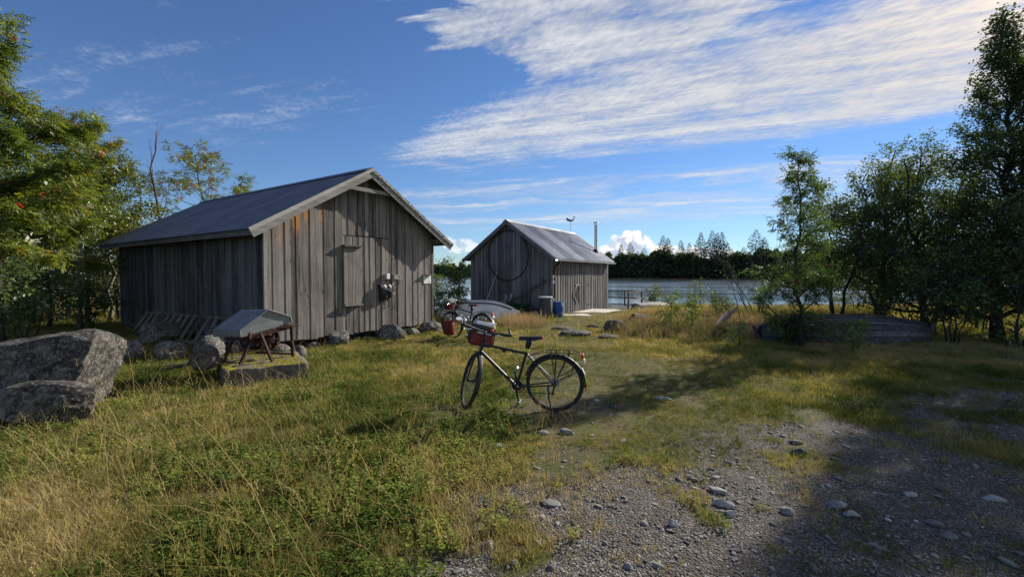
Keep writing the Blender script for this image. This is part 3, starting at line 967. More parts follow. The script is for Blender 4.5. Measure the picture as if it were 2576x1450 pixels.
b.prism([(2.5 - .16, rz(2.5) - .075), (2.5, rz(2.5) + .018), (2.5 + .16, rz(2.5) - .075), (2.5 + .16, rz(2.5) - .068), (2.5, rz(2.5) + .026), (2.5 - .16, rz(2.5) - .068)], Y0 - .045, Y1 + .03)
b.build('ridge_cap', M['roof'], bh)
for xx in (.0, 5.0):
    MB().tube([(xx, -.27, rz(xx) - .21), (xx, 8.9, rz(xx) - .21)], .075, 10).build('purlin', M['wood_y'], bh)
MB().tube([(2.5, -.25, rz(2.5) - .20), (2.5, .1, rz(2.5) - .20)], .07, 10).build('purlin', M['wood_y'], bh)
MB().box(1.72, 3.28, -.30, -.255, 3.70, 3.79).build('collar_beam', M['pale'], bh)
def barge(side, m_):
    for (o0, o1, yy, th) in ((-.205, -.012, -.362, .03), ):
        e = Lr + .06
        p = [slope_pt(side, 0, 0), slope_pt(side, e, o1), slope_pt(side, e, o0), (2.5, rz(2.5) + o0 / (2.95 / Lr))]
        p[0] = (2.5, rz(2.5) + o1 / (2.95 / Lr))
        if side < 0: p = p[::-1]
        MB().prism(p, yy, yy + th).build('bargeboard', m_, bh)
    p = [(2.5, rz(2.5) + .0), slope_pt(side, Lr + .07, .008), slope_pt(side, Lr + .07, -.075), (2.5, rz(2.5) - .085)]
    if side < 0: p = p[::-1]
    MB().prism(p, -.392, -.364).build('barge_trim', m_, bh)
barge(-1, M['pale']); barge(1, M['lichen'])
e0 = slope_pt(-1, Lr + .005, -.085); 
MB().box(e0[0] - .012, e0[0] + .014, Y0 + .01, Y1, e0[1] - .085, e0[1] + .01).build('eave_board', M['wood_dark'], bh)
hw = bh.matrix_basis.copy()
def hloc(x, y_, z): return Matrix.Translation((HX, HY, 0)) @ Matrix.Rotation(HROT, 4, 'Z') @ Vector((x, y_, z))

# things hanging on the gable wall
def wallthing(name, x, z, label, cat, y_=-.055):
    return empty(name, hloc(x, y_, z), HROT, label, cat)
t = wallthing('notice_board', 4.72, 1.52, 'white printed notice sheet on the right end of the big boathouse gable', 'sign', -.035)
MB().box(-.145, .145, -.02, 0, -.125, .125).build('panel', M['print'], t)
MB().box(-.16, .16, -.11, .0, .126, .14).build('hood', M['wood_x'], t)
ink = plain('blue_grey_print', (.10, .16, .32), .6); ink2 = plain('grey_print', (.34, .35, .38), .6); ink3 = plain('red_print', (.5, .16, .12), .6)
b = MB(); b.box(-.12, .02, -.0225, -.0205, .075, .10); b.build('print', ink, t)
b = MB()
for r_ in range(8):
    for c0, c1 in ((-.125, -.02), (.0, .125)):
        z = .055 - r_ * .02
        b.box(c0, c1 - rnd.uniform(0, .04), -.0225, -.0205, z - .003, z + .003)
b.build('print', ink2, t)
MB().box(.04, .09, -.0225, -.0205, -.11, -.085).build('print', ink3, t)
t = wallthing('label_box', 3.17, 1.60, 'small pale square box on the boathouse wall beside the bracket', 'box', -.05)
MB().sq((0, -.05, 0), (.12, .10, .16), 8).build('case', M['pale_rim'], t)
MB().box(-.045, .045, -.104, -.1015, -.05, .05).build('paper', M['print'], t)
b = MB(); b.box(-.02, .02, -.1065, -.1045, .01, .015); b.box(-.02, .02, -.1065, -.1045, -.02, -.015); b.box(.015, .02, -.1065, -.1045, -.015, .01); b.build('print', ink2, t)
t = wallthing('bracket', 3.42, 1.50, 'pale wooden angle bracket with a rusty hook on the boathouse wall', 'bracket', -.05)
MB().box(-.05, .05, -.03, 0, -.40, .18).build('upright', M['pale'], t)
MB().box(-.03, .26, -.075, -.031, .03, .16).build('arm', M['pale'], t)
MB().ring((.17, -.078, .09), .012, .006, 'y', 10, 5).build('bolt', M['black'], t)
MB().tube([(.17, -.05, .0), (.13, -.07, -.10), (.05, -.09, -.20), (.01, -.10, -.23)], .012, 6).build('hook', M['rust'], t)
t = wallthing('black_bag', 3.14, 1.22, 'black bag hanging below the small white box on the boathouse wall', 'bag', -.06)
b = MB()
Vb = []
prof = [(-.19, .17, .10), (-.20, .10, .14), (-.20, -.05, .17), (-.15, -.16, .15), (-.12, -.22, .10)]
for (hw_, z, dp) in prof:
    sk = -.02 + (z + .2) * -.12
    for (fx, fy) in ((-1, 0), (-.9, -.85), (-.35, -1.0), (.1, -.78), (.55, -1.0), (.95, -.8), (1, 0)):
        Vb.append((fx * (.19 - .02 * abs(z)) + sk, fy * dp, z + .05 * fx * (z < -.1) ))
Fb = []
for i in range(4):
    for j in range(6): Fb.append((i*7+j, i*7+j+1, (i+1)*7+j+1, (i+1)*7+j))
    Fb.append((i*7+6, i*7, (i+1)*7, (i+1)*7+6))
Fb.append(tuple(range(7))[::-1]); Fb.append(tuple(28 + j for j in range(7)))
b.add(Vb, Fb).build('body', M['black'], t)
b = MB(); b.add([(-.21, -.02, .19), (.16, -.02, .19), (.22, -.16, .02), (.05, -.21, -.04), (-.18, -.15, .06), (-.2, -.005, .17), (.15, -.005, .17), (.2, -.14, .0), (.05, -.19, -.06), (-.17, -.13, .04)],
        [(0,4,3,2,1), (5,6,7,8,9), (0,1,6,5), (1,2,7,6), (2,3,8,7), (3,4,9,8), (4,0,5,9)]).build('flap', plain('worn_black_cloth', (.020, .021, .023), .8, spec=.1), t)
MB().tube([(-.2, -.03, .18), (-.05, -.05, .215), (.1, -.03, .19)], .010, 6).build('strap', M['greyplastic'], t)
t = wallthing('rusty_latch', 3.2, .96, 'rusty iron hasp and chain on the boathouse door below the black bag', 'latch', -.05)
b = MB(); b.box(-.012, .012, -.03, 0, -.02, .12); b.build('plate', M['rust'], t)
b = MB()
for i in range(5): b.ring((.03 + .01 * (i % 2), -.03, .02 - i * .045), .022, .006, 'y' if i % 2 else 'x', 10, 5)
b.build('chain', M['rust'], t)

# ================================================================== small boathouse
SX, SY, SROT = 1.57, 18.4, math.atan2(.858, .513)
sh_ = empty('small_boathouse', (SX, SY, 0), SROT, 'smaller grey plank boathouse with ribbed metal roof at the water', 'boathouse')
SLEN, SWID, SS = 6.73, 3.96, .71
def rs(y_): return 3.95 - abs(y_ - 1.98) * SS
def sloc(x, y_, z): return Matrix.Translation((SX, SY, 0)) @ Matrix.Rotation(SROT, 4, 'Z') @ Vector((x, y_, z))
b = MB()
for x0, x1 in ((.004, .05), (SLEN - .05, SLEN)):
    p = [(0, -.15), (SWID, -.15), (SWID, rs(SWID) - .14), (1.98, rs(1.98) - .14), (0, rs(0) - .14)]
    V = [(x0, q[0], q[1]) for q in p] + [(x1, q[0], q[1]) for q in p]
    b.add(V, [(0,1,2,3,4), (9,8,7,6,5)] + [(i, i+5, (i+1) % 5 + 5, (i+1) % 5) for i in range(5)])
b.box(.05, SLEN - .05, .004, .05, -.15, rs(0) - .16); b.box(.05, SLEN - .05, SWID - .05, SWID, -.15, rs(SWID) - .16)
b.build('wall_backing', M['wood_dark'], sh_)
y = 0.0; k = 0
while y < SWID - .02:
    y1 = min(SWID, y + rnd.uniform(.085, .14)); off = .004 + (.02 if k % 2 else 0) + rnd.uniform(0, .004)
    g = .004
    p = [(y + g, -.12 + rnd.uniform(-.03, .02)), (y1 - g, -.12 + rnd.uniform(-.03, .02)), (y1 - g, rs(y1) - .12)]
    if y < 1.98 < y1: p.append((1.98, rs(1.98) - .12))
    p.append((y + g, rs(y) - .12)); n = len(p)
    V = [(-off - .02, q[0], q[1]) for q in p] + [(-off, q[0], q[1]) for q in p]
    MB().add(V, [tuple(range(n))[::-1], tuple(range(n, 2*n))] + [(i, (i+1) % n, (i+1) % n + n, i + n) for i in range(n)]).build('plank', M['wood_lap'], sh_)
    y = y1; k += 1
ld = MB().box(2.50, 4.32, -.012, -.003, -.08, 2.12).build('double_door', M['wood_dark'], sh_)
x = 0.0; k = 0
while x < SLEN - .02:
    x1 = min(SLEN, x + rnd.uniform(.09, .15))
    for lim in (2.47, 4.35):
        if x < lim - .001 < x1 or abs(x1 - lim) < .05: x1 = lim if lim > x + .02 else x1
    isd = 2.46 < x < 4.34
    off = .004 + (.02 if k % 2 else 0) + (.012 if isd else 0)
    gg = .022 if (abs(x - 2.47) < .01 or abs(x1 - 2.47) < .01) else .004
    if isd: MB().box(x + gg, x1 - .004, -off - .02, -off, -.09, 2.13).build('plank', M['wood_lap'], ld)
    else: MB().box(x + .004, x1 - (gg if abs(x1 - 2.47) < .01 else .004), -off - .02, -off, -.12, rs(0) - .13).build('plank', M['wood_lap'], sh_)
    x = x1; k += 1
MB().box(2.5, 4.34, -.05, -.004, 2.14, rs(0) - .13).build('door_head', M['wood_lap'], sh_)
MB().box(3.35, 3.40, -.06, -.035, -.09, 2.12).build('door_gap_batten', M['black'], ld)
MB().box(2.36, 2.78, -.085, -.055, 1.18, 1.21).build('latch_bar', M['chrome'], ld)
for z in (1.15, .22): MB().box(3.75, 4.32, -.062, -.05, z, z + .04).build('hinge', M['rust'], ld)
MB().ring((2.58, -.075, .80), .36, .014, 'y', 30, 6, PI * .5, PI * 1.5).xf(Matrix.Diagonal((1, 1, 1, 1))).build('rope', M['pale_rim'], ld)
t = empty('rope_loop', sloc(2.62, -.085, 1.15), SROT, 'dark rope loop hanging from the latch of the small boathouse door', 'rope')
MB().tube([(0, -.01, .02), (.06, -.015, -.25), (.07, -.02, -.55), (.02, -.02, -.8), (-.05, -.02, -.55), (-.05, -.015, -.25)], .016, 6, closed=True).build('loop', M['black'], t)
MB().box(-.03, .045, -.045, .002, -.12, 2.55).xf(Matrix.Translation((SLEN, 0, -.02))).build('corner_post', M['wood_dark'], sh_)
MB().box(-.045, .05, -.05, .002, -.10, 2.3).build('corner_post', M['wood_lap'], sh_)
# roof
LrS = math.hypot(2.28, 2.28 * SS)
def sp(side, s, off):
    cx, sz_ = 2.28 / LrS, 2.28 * SS / LrS
    return 1.98 + side * (s * cx + off * sz_), 3.95 - s * sz_ + off * cx
def xprism(poly, x0, x1):
    n = len(poly)
    V = [(x0, q[0], q[1]) for q in poly] + [(x1, q[0], q[1]) for q in poly]
    return MB().add(V, [tuple(range(n)), tuple(range(2*n-1, n-1, -1))] + [(i, i+n, (i+1) % n+n, (i+1) % n) for i in range(n)])
for side in (-1, 1):
    xprism([sp(side, 0, -.10), sp(side, LrS - .02, -.10), sp(side, LrS - .02, -.05), sp(side, 0, -.05)], -.20, 6.95).build('roof_deck', M['wood_x'], sh_)
    nsh = 7; wid = 7.25 / nsh
    for i in range(nsh):
        xa = -.25 + wid * i
        V, F = [], []
        prof = []
        nr = 4
        for r_ in range(nr):
            x0 = xa + wid * r_ / nr; s_ = wid / nr
            prof += [(x0, 0), (x0 + s_ * .58, 0), (x0 + s_ * .66, .042), (x0 + s_ * .84, .042), (x0 + s_ * .92, 0)]
        prof.append((xa + wid, 0))
        for (xx, dz) in prof:
            for s_ in (-.02, LrS + .03):
                q = sp(side, s_, -.035 + dz + (.002 if i % 2 else 0)); V.append((xx, q[0], q[1]))
        for j in range(len(prof) - 1): F.append((2*j, 2*j+1, 2*j+3, 2*j+2))
        put('roof_sheet', mk_mesh('roof_sheet', V, F), M['roof2'], sh_)
    for e0, m_ in ((-.28, M['wood_dark']),):
        p = [(1.98, 3.95 - .01), sp(side, LrS + .05, -.01), sp(side, LrS + .05, -.16), (1.98, 3.95 - .19)]
        xprism(p, e0, e0 + .028).build('bargeboard', m_, sh_)
xprism([(1.98 - .15, 3.855), (1.98, 3.965), (1.98 + .15, 3.855), (1.98 + .15, 3.863), (1.98, 3.975), (1.98 - .15, 3.863)], -.28, 7.02).build('ridge_cap', M['roof2'], sh_)
ge = sp(-1, LrS + .05, -.02)
gut = MB()
V, F = [], []
for xx in (-.22, 7.0):
    for j in range(9):
        a = PI + PI * j / 8
        V.append((xx, ge[0] - .02 + .06 * math.cos(a), ge[1] - .03 + .06 * math.sin(a)))
    for j in range(9):
        a = 2 * PI - PI * j / 8
        V.append((xx, ge[0] - .02 + .052 * math.cos(a), ge[1] - .03 + .052 * math.sin(a)))
for j in range(18): F.append((j, (j + 1) % 18, 18 + (j + 1) % 18, 18 + j))
gut.add(V, F).build('gutter', M['gutter'], sh_)
MB().tube([(.10, ge[0] - .01, ge[1] - .06), (.10, ge[0] - .01, ge[1] - .17), (.10, -.16, 2.02), (.10, -.115, 1.93), (.10, -.115, .1)], .042, 10).build('downpipe', M['black'], sh_)
b = MB()
for z in (1.55, .75): b.box(.02, .18, -.16, -.02, z, z + .03)
b.build('pipe_clip', M['black'], sh_)
for z in (1.55, .66, 1.35): MB().sq((.0, -.09, z), (.09, .09, .14), 6).build('junction_box', M['pale_rim'], sh_)
ch = MB().lathe([(.075, 0), (.075, 1.52)], 16, Matrix.Translation((6.1, .4, rs(.4) - .1))).build('chimney_pipe', M['steelstack'], sh_, True)
b = MB().lathe([(.14, 0), (.13, .03), (.0, .07)], 16, Matrix.Translation((6.1, .4, rs(.4) + 1.50)))
for a in range(3): b.tube([(6.1 + .06*math.cos(a*2.1), .4 + .06*math.sin(a*2.1), rs(.4) + 1.38), (6.1 + .06*math.cos(a*2.1), .4 + .06*math.sin(a*2.1), rs(.4) + 1.52)], .008, 5)
b.build('chimney_cap', M['alu'], ch)
MB().lathe([(.17, 0), (.10, .16)], 16, Matrix.Translation((6.1, .4, rs(.4) - .02)), True).build('flashing', M['black'], ch)
# ring on the gable, weather vane
t = empty('hoop', sloc(-.10, 1.98, 2.46), SROT, 'large thin hoop hanging on the gable of the small boathouse', 'hoop')
b = MB()
P = []
for i in range(64):
    a = 2 * PI * i / 64
    P.append((-.0 - .01 * math.sin(3 * a), 1.0 * math.cos(a), 1.05 * math.sin(a)))
b.tube(P, .024, 6, closed=True).build('ring', M['black'], t)
MB().tube([(.05, 0, 1.05), (-.03, 0, 1.06)], .012, 6).build('nail', M['rust'], t)
t = empty('weather_vane', sloc(6.45, 1.98, 3.95), SROT, 'dark mermaid weather vane on a thin rod above the roof ridge', 'weather vane')
MB().tube([(0, 0, 0), (0, 0, .55)], .010, 6).build('rod', M['alu'], t)
MB().ring((0, 0, .22), .03, .006, 'z', 12, 5).build('bracket', M['alu'], t)
# swimming figure seen from the side: body line rises from head to fluke
c_ = [(-.18, .70), (-.12, .655), (-.03, .625), (.07, .63), (.15, .67), (.19, .74), (.19, .82)]
ca, sa = math.cos(-SROT), math.sin(-SROT)
def vp(x_, z_, o=0.0): return (x_ * ca - o * sa, x_ * sa + o * ca, z_)
b = MB().tube([vp(x_, z_) for x_, z_ in c_], [.028, .05, .048, .046, .034, .022, .012], 8)
b.sq(vp(-.20, .735), (.075, .07, .085), 2.2, 10, 8)
b.tube([vp(-.13, .67, .03), vp(-.05, .72, .05), vp(.02, .67, .05)], .014, 6)
b.tube([vp(-.13, .66, -.03), vp(-.20, .62, -.04), vp(-.25, .66, -.04)], .014, 6)
b.tube([vp(-.2, .76, .0), vp(-.14, .74, .0), vp(-.08, .70, .0)], [.03, .03, .01], 6)
b.add([vp(.19, .80, .012), vp(.11, .86, .0), vp(.185, .845, .012), vp(.30, .885, 0), vp(.215, .81, .012), vp(.19, .80, -.012), vp(.185, .845, -.012), vp(.215, .81, -.012)],
      [(0,1,2), (0,2,3,4), (5,6,1), (5,7,3,6), (0,5,1), (1,6,2), (2,6,3), (4,3,7), (0,4,7,5)])
b.build('mermaid_figure', M['black'], t)

# deck, ramp, railing
dk = empty('wooden_deck', sloc(0, 0, 0), SROT, 'low wooden deck behind the small boathouse above the water', 'deck')
x = 4.66
while x < 8.85:
    MB().box(x, x + .135, -1.42 + rnd.uniform(-.02, .02), (-.06 if x < SLEN else 4.0), -.125, -.095 + rnd.uniform(0, .004)).build('plank', M['wood_y'], dk); x += .145
MB().box(4.66, 8.85, -1.40, -1.36, -.26, -.13).build('edge_beam', M['wood_dark'], dk)
b = MB()
for xx in (4.9, 6.2, 7.5, 8.7):
    for yy in (-1.3, 1.0, 3.6): b.tube([(xx, yy, -1.6), (xx, yy, -.13)], .06, 8)
b.build('piles', M['wood_dark'], dk)
rp = empty('ramp', sloc(0, 0, 0), SROT, 'pale bare plank ramp lying along the small boathouse wall', 'ramp')
y = -1.42; 
while y < -.16:
    xs_ = .35 + (-.1 - y) * .12 + rnd.uniform(-.05, .05)
    MB().beam((xs_, y + .06, .0), (4.62, y + .06, -.02), .112, .03, (0, 0, 1)).build('plank', M['ramp'], rp); y += .125
rl = empty('railing', sloc(0, 0, 0), SROT, 'thin wooden railing round the far corner of the deck', 'railing')
def post(x_, y_): MB().box(x_ - .045, x_ + .045, y_ - .045, y_ + .045, -.09, .75).build('post', M['wood_x'], rl)
for x_ in (6.25, 8.75): post(x_, -1.3)
for y_ in (-.35, .75, 1.9, 3.0, 3.9): post(8.75, y_)
for z in (.76, .36, -.02):
    MB().beam((6.2, -1.3, z), (8.8, -1.3, z), .075, .07 if z < .7 else .045).build('rail', M['wood_x'], rl)
    MB().beam((8.75, -1.26, z - .002), (8.75, 3.95, z - .002), .075, .07 if z < .7 else .045).build('rail', M['wood_x'], rl)
t = empty('block', sloc(6.55, -.22, -.09), SROT + .5, 'small pale wooden block at the far corner of the small boathouse', 'block')
MB().beam((0, 0, .06), (-.1, .02, .22), .12, .09).build('body', M['ramp'], t)

# ================================================================== props by the small boathouse
def hull_mesh(L, B, D, ns=22, nr=9, bow=2.0, transom=.78, tuck=.0, sheer=.10):
    """upturned open boat: x along, z up, keel at the top"""
    V = []
    for i in range(ns + 1):
        s = i / ns
        hb = B / 2 * (transom + (1 - transom) * math.sin(min(1, s / .45) * PI / 2)) * (1 - max(0, (s - .45) / .55) ** bow)
        hb = max(hb, .012)
        dp = D * (1 - .62 * max(0, (s - .55) / .45) ** 2.2) * (1 - .10 * (1 - min(1, s / .3)))
        gz_ = sheer * max(0, (s - .5) / .5) ** 2 * -.0
        for j in range(2 * nr + 1):
            a = -1 + j / nr
            prof = (1 - abs(a) ** 2.6)
            V.append((s * L - tuck * prof, hb * (math.copysign(abs(a) ** .8, a)), gz_ + dp * prof))
    F = []
    n = 2 * nr + 1
    for i in range(ns):
        for j in range(n - 1): F.append((i*n+j, (i+1)*n+j, (i+1)*n+j+1, i*n+j+1))
    F.append(tuple(range(n)))
    return V, F, n
bx = gz(1108, 797); by = gz(1303, 800)
ang = math.atan2(by.y - .25 - bx.y, by.x - bx.x)
L = (by - bx).length
t = empty('white_boat', (bx.x, bx.y, bx.z - .02), ang, 'white rowing boat lying upside down in the grass', 'boat')
V, F, n = hull_mesh(L, 1.25, .70, tuck=-.12)
put('hull', mk_mesh('hull', V, F, True), M['boatwhite'], t)
P1 = [V[i*n + n//2] for i in range(23)]
MB().tube([(p[0], p[1], p[2] + .006) for p in P1], .022, 6).build('keel', M['boatpale'], t)
for sgn, off in ((-1, 4), (1, -4)):
    pts = [V[i*n + n//2 + (-4 if sgn < 0 else 4)] for i in range(1, 21)]
    MB().tube([(p[0], p[1] + sgn * .004, p[2] + .004) for p in pts], [.03] * 20, 5).build('worn_band', M['brown'], t)
for e in (0, n - 1):
    MB().tube([(V[i*n+e][0], V[i*n+e][1], V[i*n+e][2] + .015) for i in range(23)], .02, 6).build('gunwale', M['boatwhite'], t)

t = empty('pole', sloc(-.22, 2.9, H(*sloc(-.22, 2.9, 0)[:2])), SROT, 'thin pale pole leaning on the small boathouse gable behind the white boat', 'pole')
MB().tube([(-.25, .15, .0), (.17, -.35, 1.75)], .018, 7).build('shaft', M['pale_rim'], t)
MB().tube([(-.27, .17, .0), (-.23, .12, .3)], .03, 7).build('tip', M['brown'], t)
t = empty('plank_bundle', sloc(-.35, 2.05, H(*sloc(-.35, 2.05, 0)[:2])), SROT, 'short grey boards leaning on the gable behind the white boat bow', 'boards')
for i in range(4):
    MB().beam((-.1, -.25 + .13 * i, 0), (.24, -.27 + .13 * i, .86 - .03 * i), .1, .02, (1, 0, 0)).build('board', M['pale'] if i % 2 == 0 else M['wood_lap'], t)
t = empty('long_spar', sloc(-.3, .3, 0), SROT, 'long dark spar leaning diagonally against the gable of the small boathouse', 'spar')
MB().beam((-.28, 1.7, .30), (.2, -.12, 1.42), .10, .07).build('beam', M['wood_dark'], t)
t = empty('wheelbarrow', sloc(-.75, .95, H(*sloc(-.75, .95, 0)[:2])), SROT + PI/2, 'green wheelbarrow standing in the shade beside the white boat', 'wheelbarrow')
b = MB()
b.add([(-.3, -.3, .52), (.45, -.3, .50), (.45, .3, .50), (-.3, .3, .52), (-.15, -.2, .25), (.22, -.2, .22), (.22, .2, .22), (-.15, .2, .25)],
      [(0,1,5,4), (1,2,6,5), (2,3,7,6), (3,0,4,7), (4,5,6,7)])
tray = b.build('tray', M['green'], t)
so = tray.modifiers.new('solid', 'SOLIDIFY'); so.thickness = .012
b = MB()
for s_ in (-1, 1): b.tube([(-.62, .12 * s_, .22), (.1, .2 * s_, .24), (.55, .26 * s_, .5), (.85, .26 * s_, .95)], .016, 6); b.tube([(.3, .22 * s_, .36), (.35, .24 * s_, .0)], .014, 6)
b.tube([(.85, -.26, .95), (.85, .26, .95)], .016, 6)
b.build('handle_frame', M['black'], t)
wh = MB().ring((-.62, 0, .18), .145, .045, 'y', 26, 8).build('wheel', M['tyre'], t, True)
MB().lathe([(.04, -.06), (.05, 0), (.04, .06)], 12, Matrix.Translation((-.62, 0, .18)) @ Matrix.Rotation(PI/2, 4, 'X')).build('hub', M['white'], wh)
p = gz(1373, 799)
t = empty('compost_bin', (p.x, p.y + .2, p.z), .1, 'dark grey tapered bin with a pale lid beside the blue barrel', 'bin')
MB().lathe([(.315, -.03), (.315, .02), (.29, .3), (.255, .72), (.25, .76)], 28).build('body', M['greyplastic'], t, True)
MB().lathe([(.27, .755), (.285, .77), (.283, .80), (.265, .815)], 28).build('lid', M['pale_rim'], t, True)
p = gz(1404.5, 797)
t = empty('barrel', (p.x, p.y + .22, p.z), .3, 'bright blue plastic barrel by the corner of the small boathouse', 'barrel')
MB().lathe([(.17, -.03), (.195, 0), (.215, .08), (.235, .26), (.235, .36), (.215, .50), (.195, .555), (.20, .565), (.20, .585), (.17, .59)], 28).build('body', M['blue'], t, True)
for z in (.16, .46): MB().ring((0, 0, z), .226, .008, 'z', 32, 5).build('hoop_rib', M['blue'], t)
b = MB()
for a in (0, PI): b.lathe([(.03, .585), (.03, .61)], 10, Matrix.Translation((.1 * math.cos(a), .1 * math.sin(a), 0)))
b.build('bung', M['blue'], t)

p = at(1600, 790, 21.5)
t = empty('pale_boat', (p.x, p.y, H(p.x, p.y)), .25, 'small pale upturned boat in tall grass at the deck edge', 'boat')
V, F, n = hull_mesh(2.1, 1.05, .40, transom=.85, tuck=0)
put('hull', mk_mesh('hull', V, F, True), M['boatpale'], t).rotation_euler = (0, 0, 0)
MB().tube([(V[i*n + n//2][0], 0, V[i*n + n//2][2] + .01) for i in range(23)], .028, 6).build('keel', M['white'], t)
MB().tube([(V[j][0] - .012, V[j][1], V[j][2]) for j in range(n)], .024, 6).build('transom_rim', M['brown'], t)

# ================================================================== old clinker boat under the right-hand trees
cx_, cy_ = 6.35, 11.7
t = empty('old_wooden_boat', (cx_, cy_, H(cx_ + 2, cy_) - .02), -.06, 'old dark clinker wooden boat lying upside down under the trees', 'boat')
def clinker():
    L, B, D, ns, ST = 4.1, 1.5, .64, 20, 6
    def sect(s, a):
        hb = B / 2 * math.sin(PI * min(.98, max(.02, .03 + .95 * s))) ** .62
        dp = D * (1 - .42 * abs(2 * s - 1.05) ** 2.4)
        return (s * L, hb * math.sin(a * PI / 2) ** .85, dp * (math.cos(a * PI / 2) ** .75) )
    for sg in (-1, 1):
        for k in range(ST):
            a0, a1 = k / ST * .97 + .02, (k + 1) / ST * .97 + .05
            V, F = [], []
            for i in range(ns + 1):
                for a, o in ((a0, .0), (a1, .024), (a1, .008), (a0, -.014)):
                    x, y, z = sect(i / ns, min(a, 1))
                    nn = Vector((0, y + .01, z + .12)).normalized()
                    V.append((x, (y + nn.y * o) * sg, z + nn.z * o))
            for i in range(ns):
                for j in range(4):
                    q = (i*4+j, i*4+(j+1) % 4, (i+1)*4+(j+1) % 4, (i+1)*4+j)
                    F.append(q if sg < 0 else q[::-1])
            F.append((0, 1, 2, 3)); F.append((ns*4+3, ns*4+2, ns*4+1, ns*4))
            put('strake', mk_mesh('strake', V, F), M['boatold'], t)
    MB().tube([(sect(i / ns, .0)[0], 0, sect(i / ns, 0)[2] + .02) for i in range(ns + 1)], .032, 6).build('keel', M['wood_x'], t)
    for e in (0, 1): MB().beam((sect(e, 0)[0], 0, 0), (sect(e, 0)[0] - .15 * (1 - 2 * e), 0, sect(e, 0)[2] + .04), .05, .07, (0, 1, 0)).build('stem_post', M['wood_x'], t)
M['boatold'] = wood('peeling_boat_plank', (.03, .03, .036), (.22, .23, .255), axis=0, knots=False, lichen=.7)
clinker()
p = Vector((6.3, 13.4, 0)); p.z = H(p.x, p.y)
t = empty('board_stack', p, .5, 'stack of grey boards tilted up in the brown grass left of the old boat', 'boards')
for i in range(5):
    MB().beam((-.55 + .12 * i, .04 * i, .02 + .02 * i), (.45 + .20 * i, .3 + .06 * i, .40 + .05 * i), .30 if i == 0 else .12, .035, (0, 1, .2)).build('board', M['pale'] if i == 0 else M['wood_lap'] if i % 2 else M['wood_dark'], t)

